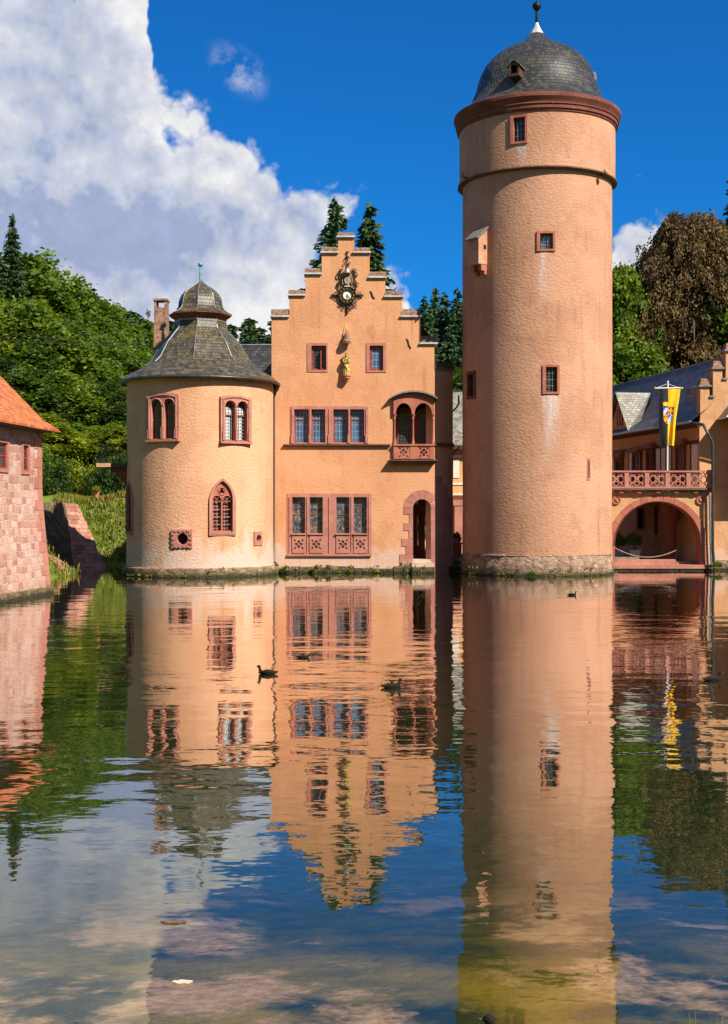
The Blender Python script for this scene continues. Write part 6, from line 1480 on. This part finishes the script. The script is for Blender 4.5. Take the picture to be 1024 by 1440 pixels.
tree('copper', 972, 286, 92, .86, 4.5, 'large copper beech with drooping brown boughs behind the slate wing', name='beech_tree', rot=1.0)
tree('copper', 922, 338, 96, .66, 4.5, 'smaller copper beech leaning out beside the keep', name='beech_tree', rot=2.6)
tree('broad1', 866, 362, 90, .46, 4, 'bright green beech between the keep and the copper beech', name='beech_tree'); tree('broad3', 872, 448, 86, .75, 4, 'low green tree close beside the keep, above the dormer', name='broadleaf_tree')
tree('spruce3', 1036, 236, 98, 1.0, 5, 'dark spruce with level boughs at the right picture edge', name='spruce_tree'); tree('broad3', 1040, 318, 90, .55, 5, 'mid green tree overlapping the copper beech at the right edge', name='broadleaf_tree'); tree('deep1', 1040, 330, 104, 1.0, 5, 'dark tree behind the copper beech at the right edge', name='broadleaf_tree'); tree('deep1', 905, 400, 108, 1.2, 4, 'dark tree filling in behind the copper beech', name='broadleaf_tree')
def far_forest():
    g = np.random.default_rng(21); Ps = []; A = []; B = []; T = []
    sp = spruce_crown(31, layers=14, size=.024); n = len(sp.polygons)
    co_ = np.empty(len(sp.vertices) * 3, np.float32); sp.vertices.foreach_get('co', co_); co_ = co_.reshape(-1, 4, 3)
    tn = np.empty(n, np.float32); sp.attributes['tone'].data.foreach_get('value', tn); V = []
    for i in range(220):
        px = g.uniform(120, 1000); Y = g.uniform(205, 250); X = X_(px, Y); zb = gz(X, Y) - 1; zt = Z_(455 + g.normal() * 7 - 14 * math.sin(px / 70), Y); h = zt - zb
        if h < 5: h = 14
        h = min(h, 26); zb = zt - h
        V.append(co_ * np.array([h * 1.2, h * 1.2, h]) + np.array([X, Y, zb])); T.append(tn * .7 + g.uniform(-.1, .3))
    v = np.concatenate(V); m = len(v); me = bpy.data.meshes.new('forest'); me.vertices.add(m * 4); me.vertices.foreach_set('co', v.astype(np.float32).ravel()); me.loops.add(m * 4); me.loops.foreach_set('vertex_index', np.arange(m * 4, dtype=np.int32)); me.polygons.add(m); me.polygons.foreach_set('loop_start', np.arange(0, m * 4, 4, dtype=np.int32)); me.polygons.foreach_set('loop_total', np.full(m, 4, np.int32))
    a = me.attributes.new('tone', 'FLOAT', 'FACE'); a.data.foreach_set('value', np.clip(np.concatenate(T), 0, 1).astype(np.float32)); me.update(calc_edges=True); me.materials.append(G['needle_green'])
    o = bpy.data.objects.new('forest', me); C.objects.link(o); tag(o, 'dark distant spruce forest on the ridge behind the castle', 'forest', kind='stuff')
    bpy.data.meshes.remove(sp)
far_forest()
# shrubs of the garden: each its own mesh of leaf faces
def shrub_mesh(seed, mt, n=34, per=200, size=.062):
    g = np.random.default_rng(seed); Ps = []; T = []
    for i in range(n):
        u = g.normal(size=3); u /= np.linalg.norm(u); u[2] = abs(u[2]); c = u * np.array([.85, .85, .85]) * g.uniform(.3, 1) ** .5; m = per; p = g.normal(size=(m, 3)) * .12; Ps.append(c + p); T.append(np.clip(g.uniform(.15, .85) + g.normal(size=m) * .14, 0, 1))
    P_ = np.concatenate(Ps); P_[:, 2] = np.abs(P_[:, 2]); a, b = leaves(g, P_, size * .6, .8); return quads('shrub', P_, a, b, np.concatenate(T), mt)
SH = {'lime': shrub_mesh(1, 'leaf_lime'), 'green': shrub_mesh(2, 'leaf_green'), 'deep': shrub_mesh(3, 'leaf_deep'), 'lime2': shrub_mesh(4, 'leaf_lime', 34, 100)}
def shrub(key, px, py, Y, w, h, label, name='shrub', group='shrubs in the garden slope'):
    o = bpy.data.objects.new(name, SH[key]); C.objects.link(o); X = X_(px, Y); zb = Z_(py, Y) if py is not None else gz(X, Y)
    o.location = (X, Y, min(zb, gz(X, Y) + .2) if name != 'leafy_plant' else zb); o.scale = (w, w, h); o.rotation_euler = (0, 0, rnd.uniform(0, 6)); return tag(o, label, 'shrub', group)
for a in (('green', 64, None, 79, 1.9, 2.6, 'rounded green shrub beside the outbuilding eave'), ('deep', 82, None, 76.5, 1.3, 2.6, 'dark upright shrub on the lawn behind the retaining wall'), ('lime', 100, None, 77.5, 1.6, 2.4, 'yellow-green shrub in the middle of the lawn'), ('lime2', 121, None, 78, 1.4, 1.9, 'small lime shrub right of the yellow-green one'), ('deep', 150, None, 76, 1.4, 2.6, 'dark bush below the iron balcony'), ('deep', 172, None, 75.5, 1.5, 2.9, 'dark bush under the corbels against the chapel tower')): shrub(*a)
row('low bushy trees between the lawn and the wood', 'low bushy trees between the lawn and the left wood',
    [('lime1', 40, 578, 86, 2.2, 'bushy_tree'), ('lime1', 68, 590, 85, 1.8, 'bushy_tree'), ('broad1', 92, 592, 87, 2.0, 'bushy_tree'), ('lime1', 114, 604, 86, 1.9, 'bushy_tree'), ('broad3', 132, 600, 88, 2.0, 'bushy_tree'), ('lime1', 148, 596, 87, 1.6, 'bushy_tree'), ('broad2', 166, 590, 88, 1.8, 'bushy_tree'), ('lime1', 182, 600, 86, 1.8, 'bushy_tree')])
tree('airy', 153, 640, 77.5, 1.2, label='slim young tree with pale trunk below the iron balcony', name='young_tree')
def tuft_field(name, pts, h, mt, label, spread=.05, per=10):
    g = np.random.default_rng(5); c = []; a = []; b = []; t = []
    for (x, y, z, s) in pts:
        hh = h * s * g.uniform(.6, 1.3, per); off = g.normal(size=(per, 2)) * spread; lean = g.normal(size=(per, 2)) * .35
        for k in range(per):
            p = np.array([x + off[k, 0], y + off[k, 1], z]); up = np.array([lean[k, 0] * hh[k], lean[k, 1] * hh[k], hh[k]]); c.append(p + up * .45); a.append(up * .55); d = g.normal(size=2); d /= np.linalg.norm(d); b.append(np.array([d[0], d[1], 0]) * .022 * s * (1 + h)); t.append(np.clip(g.uniform(0, 1), 0, 1))
    o = bpy.data.objects.new(name, quads(name, np.array(c), np.array(a), np.array(b), np.array(t), mt)); C.objects.link(o); return tag(o, label, 'grass', kind='stuff')
pts = []
for i in range(5200):
    x, y = rnd.uniform(-17, -6), rnd.uniform(66, 76); z = gz(x, y)
    if z > .15: pts.append((x, y, z - .03, rnd.uniform(.6, 1.6) * (1.0 if y < 71.5 else .45)))
for i in range(500):
    x, y = rnd.uniform(-15.5, -12.9), rnd.uniform(56, 64); z = gz(x, y)
    if z > .02: pts.append((x, y, z - .03, rnd.uniform(.6, 1.3)))
tuft_field('grass', pts, .20, 'grass_blade', 'rough yellow-green grass and weeds on the inlet bank', .14, 9)
pts = []
for i in range(260):
    q = rnd.random(); a = rnd.uniform(-1.5, 1.5)
    if q < .4: pts.append((rnd.uniform(-4.2, 3.2), 59.84 - rnd.uniform(0, .06), rnd.choice((.04, .12, .26)), rnd.uniform(.3, 1.1)))
    elif q < .7: pts.append((CT.x + 3.57 * math.sin(a), CT.y - 3.57 * math.cos(a), rnd.choice((.03, .05, .38)), rnd.uniform(.2, .7)))
    else: pts.append((KT.x + 3.66 * math.sin(a), KT.y - 3.66 * math.cos(a), rnd.choice((.02, .05, .3, .6)), rnd.uniform(.2, .8)))
pts = [p for p in pts if math.sin(p[0] * 3.1) + math.sin(p[0] * 7.7) > -.2]
tuft_field('moss', pts, .16, 'grass_blade', 'patchy weeds and moss along the wet foot of the walls', .07, 12)
pts = [(rnd.uniform(1.55, 1.62), rnd.uniform(6.05, 6.2), .0, rnd.uniform(.7, 1.2)) for i in range(5)] + [(rnd.uniform(1.66, 1.80), rnd.uniform(6.0, 6.2), .0, rnd.uniform(.6, 1.05)) for i in range(7)]
def fore_grass():
    m = MB(); r = random.Random(8)
    for (px, py) in ((969, 1424), (974, 1432), (978, 1423), (981, 1434), (990, 1436), (1008, 1431), (1016, 1428), (1021, 1434), (1013, 1437)):
        Y = 6.2 + r.uniform(-.05, .05); tip = P(px, py, Y); b = Vector((tip.x + r.uniform(-.03, .03), Y + r.uniform(-.04, .04), -.02)); mid = (tip + b) / 2 + Vector((r.uniform(-.02, .02), 0, .02)); m.tube([b, mid, tip], [.005, .004, .0008], 5)
    o = m.build('grass_tuft', G['grass_leaf']); tag(o, 'few bright grass blades poking up at the bottom right water edge', 'grass')
simple('grass_leaf', (.16, .24, .04), .6, 0, .3, 9); fore_grass()
# waterside weeds on the footings
def weed(px, py, Y, s, label):
    o = bpy.data.objects.new('leafy_weed', SH['green']); C.objects.link(o); p = P(px, py, Y); o.location = (p.x, p.y, p.z); o.scale = (s, s, s * .9); tag(o, label, 'weed', 'weeds on the waterline stones')
for a in ((398, 804, 59.75, .24, 'green weed tuft at the foot of the corner downpipe'), (440, 803, 59.8, .15, 'small green weed below the stained glass windows'), (748, 810, 56.5, .26, 'green weed on the plinth of the keep'), (297, 801, 55.6, .07, 'tiny weed on the ledge of the chapel tower'), (640, 802, 60.9, .35, 'dark weeds in the gap between hall and keep'), (1009, 797, 62.2, .33, 'fern-like weed at the foot of the gable downpipe'), (1000, 798, 62.0, .2, 'yellow-green weed beside the arch footing')): weed(*a)
o = bpy.data.objects.new('leafy_plant', SH['green']); C.objects.link(o); o.location = (0, 0, 0); o.parent = PED[0]; o.location = (0, 0, Z_(757, PED[2]) - .5); o.scale = (.3, .3, .35); o.name = 'foliage'
def potted(px, Y, ptop, pbot, lab, s):
    x = X_(px, Y); z0 = .422
    r = thing('potted_plant', lab, 'plant', (x, Y, z0), 'tubs of greenery under the arch')
    h = .50 * s; m = MB(); m.hexa([(x - .2 * s, Y - .2 * s, z0), (x + .2 * s, Y - .2 * s, z0), (x + .2 * s, Y + .2 * s, z0), (x - .2 * s, Y + .2 * s, z0)], [(x - .27 * s, Y - .27 * s, z0 + h), (x + .27 * s, Y - .27 * s, z0 + h), (x + .27 * s, Y + .27 * s, z0 + h), (x - .27 * s, Y + .27 * s, z0 + h)]); m.box(x - .3 * s, x + .3 * s, Y - .3 * s, Y + .3 * s, z0 + h, z0 + h + .05); m.build('tub', G['pot_grey'], r)
    o = bpy.data.objects.new('foliage', SH['green']); C.objects.link(o); o.parent = r; o.location = (0, 0, h + .28 * s); o.scale = (.58 * s, .58 * s, .75 * s)
    t = MB().tube([(x, Y, z0 + h), (x + .03, Y, z0 + h + .5 * s)], .035, 6); t.build('stem', G['bark'], r)
potted(892, 64.2, 745, 782, 'grey square tub with a leafy bush under the arch, right of the two', 1.0); potted(869, 64.6, 745, 780, 'grey square tub half hidden by the arch edge, left of the two', .95)
def rope():
    m = MB(); pts = []
    for i in range(17):
        t = i / 16; pts.append(P(864.5 + 86 * t, 770 + 4 * t + 11.5 * (1 - (2 * t - 1) ** 2) - 0, 62.7))
    m.tube(pts, .022, 6); tag(m.build('rope', G['rope']), 'pale barrier rope sagging across the arch opening', 'rope')
    p = MB(); a = P(950.5, 774, 62.75); p.tube([(a.x, a.y, .3), (a.x, a.y, a.z + .05)], .03, 8); p.ball((a.x, a.y, a.z + .05), .045, 8, 6); tag(p.build('rope_post', G['iron_black']), 'slim dark post holding the rope under the arch', 'post')
rope()
def pot():
    Y = 71.3; x = X_(135, Y); z0 = gz(x, Y); z0 = max(z0, Z_(698, Y) - .1); r = thing('flower_pot', 'small terracotta pot with a plant on the lawn edge', 'plant', (x, Y, z0))
    MB().lathe([(.14, z0), (.20, z0 + .30), (.22, z0 + .30), (.22, z0 + .36), (.17, z0 + .36)], 14, x, Y).build('pot', G['terracotta'], r, sharp=40)
    o = bpy.data.objects.new('foliage', SH['lime']); C.objects.link(o); o.parent = r; o.location = (0, 0, .36); o.scale = (.32, .32, .36)
pot()
# overhead wires
for i, (a, b) in enumerate((((-60, 460), (400, 482)), ((-60, 466), (400, 487)), ((-60, 473), (400, 476)))):
    m = MB(); p, q = P(*a, 82), P(*b, 84); m.tube([p.lerp(q, t / 16) - Vector((0, 0, .5 * (1 - (2 * t / 16 - 1) ** 2))) for t in range(17)], .011, 4)
    tag(m.build('overhead_cable', G['cable_black']), ['topmost thin overhead cable crossing the left hillside', 'middle thin overhead cable crossing the left hillside', 'lowest thin overhead cable crossing the left hillside'][i], 'cable', 'overhead cables')

# ------------------------------------------------------------------ ducks and floating leaves
def duck_mat():
    m, k, b, o = newmat('duck'); c = obco(k); x, y, z = k.sep(c)
    n = k.voro(k.scale(c, (1, 1, 1.6)), 38); col = k.mix(k.rng(n, .25, .6), (.008, .006, .005), (.035, .025, .017)); col = k.mix(k.rng(z, .075, .02), col, (.035, .028, .02)); col = k.mix(k.rng(x, .15, .19), col, (.020, .015, .012))
    k.put(b.inputs['Base Color'], col); b.inputs['Roughness'].default_value = .9; b.inputs['Specular IOR Level'].default_value = .08
duck_mat(); simple('bill', (.16, .10, .03), .5)
def duck_mesh(pose):
    b = MB()
    for i in range(13):   # deep-chested body tapering to a lifted tail
        t = i / 12; x = -.24 + .42 * t; r = .088 * math.sin(math.pi * min(1, (t * .86 + .10))) ** .75; b.ball((x, 0, .035 + .035 * (1 - t) ** 2 + .012 * t), (.05, r, r * .80), 14, 10)
    b.tube([(-.22, 0, .07), (-.30, 0, .095)], [.035, .012], 8)
    nk = [(.145, 0, .08), (.175, 0, .13), (.18, 0, .175), (.19, 0, .205)] if pose != 'low' else [(.14, 0, .07), (.18, 0, .10), (.20, 0, .13)]
    b.tube(nk, [.055, .038, .032, .034][:len(nk)], 10); hx, hz = nk[-1][0] + .012, nk[-1][2] + .008; b.ball((hx, 0, hz), (.050, .036, .038), 14, 10)
    for s in (-1, 1): b.ball((-.02, s * .07, .085), (.15, .026, .048), 12, 8)
    if pose == 'wing': b.tube([(.04, -.05, .10), (-.04, -.06, .18), (-.12, -.06, .24)], [.035, .03, .010], 8)
    return b, hx, hz
DM = {}
for pose in ('swim', 'wing', 'low'):
    b, hx, hz = duck_mesh(pose); o = b.build('body', G['duck']); voxel(o, .011, 3); DM[pose] = (o.data, hx, hz); bpy.data.objects.remove(o)
    q = MB(); q.ball((hx + .055, 0, hz - .008), (.034, .016, .009), 10, 6); q.ball((hx + .032, 0, hz - .004), (.02, .015, .014), 8, 6); DM[pose] += (q.mesh('bill', 60),); DM[pose][3].materials.append(G['bill'])
    e = MB()
    for s in (-1, 1): e.ball((hx + .018, s * .031, hz + .010), .006, 6, 5)
    em = e.mesh('eye', 60); em.materials.append(G['shade_eye_black']); DM[pose] += (em,)
def duck(px, py, pose, heading, sc, label):
    Y = CZ * F / (py - 720); r = thing('duck', label, 'duck', (X_(px, Y), Y, -.012), 'ducks on the pond'); r.rotation_euler = (0, 0, heading); r.scale = (sc * 1.12,) * 3
    for nm, me in (('body', DM[pose][0]), ('bill', DM[pose][3]), ('eye', DM[pose][4])):
        o = bpy.data.objects.new(nm, me); C.objects.link(o); o.parent = r
duck(375, 948, 'swim', math.pi - .1, .62, 'dark duck swimming to the left before the corner downpipe reflection')
duck(427, 925, 'low', .05, .46, 'dark duck swimming right over the reflection of the stained glass windows')
duck(552, 967, 'wing', .15, .58, 'dark duck with a raised wing near the middle of the pond')
duck(805, 837, 'swim', 0, .56, 'small dark duck swimming right just before the keep')
duck(1003, 957, 'swim', .2, .60, 'dark duck near the right picture edge')
Yd = 6.95; r_ = thing('duck', 'dark head of a duck just showing at the bottom edge', 'duck', (X_(726, Yd), Yd - .05, -.075), 'ducks on the pond'); r_.rotation_euler = (0, 0, R_(150)); r_.scale = (.8,) * 3
for nm, me in (('body', DM['swim'][0]), ('bill', DM['swim'][3]), ('eye', DM['swim'][4])):
    o = bpy.data.objects.new(nm, me); C.objects.link(o); o.parent = r_
def float_leaf(px, py, w, l, mt, label):
    Y = CZ * F / (py - 720); m = MB(); n = 14; x = X_(px, Y)
    top = [(x + w * math.cos(2 * math.pi * i / n) * (1 + .12 * math.sin(i * 2.1)), Y + l * math.sin(2 * math.pi * i / n), .004 + .006 * math.sin(i * 1.3) ** 2) for i in range(n)]
    m.poly(top); b = len(m.v); m.v += [(a, c, d - .003) for a, c, d in top]; m.face([b + i for i in reversed(range(n))])
    for i in range(n): m.face((i, (i + 1) % n, b + (i + 1) % n, b + i))
    tag(m.build('floating_leaf', G[mt]), label, 'leaf', 'leaves adrift on the pond')
float_leaf(244, 1297, .085, .045, 'sill_dark', 'dark leaf adrift in the white cloud reflection'); float_leaf(257, 1382, .06, .03, 'sandstone_pale', 'pale leaf adrift below the dark one'); float_leaf(22, 1208, .05, .03, 'sill_dark', 'small dark leaf adrift near the left edge')
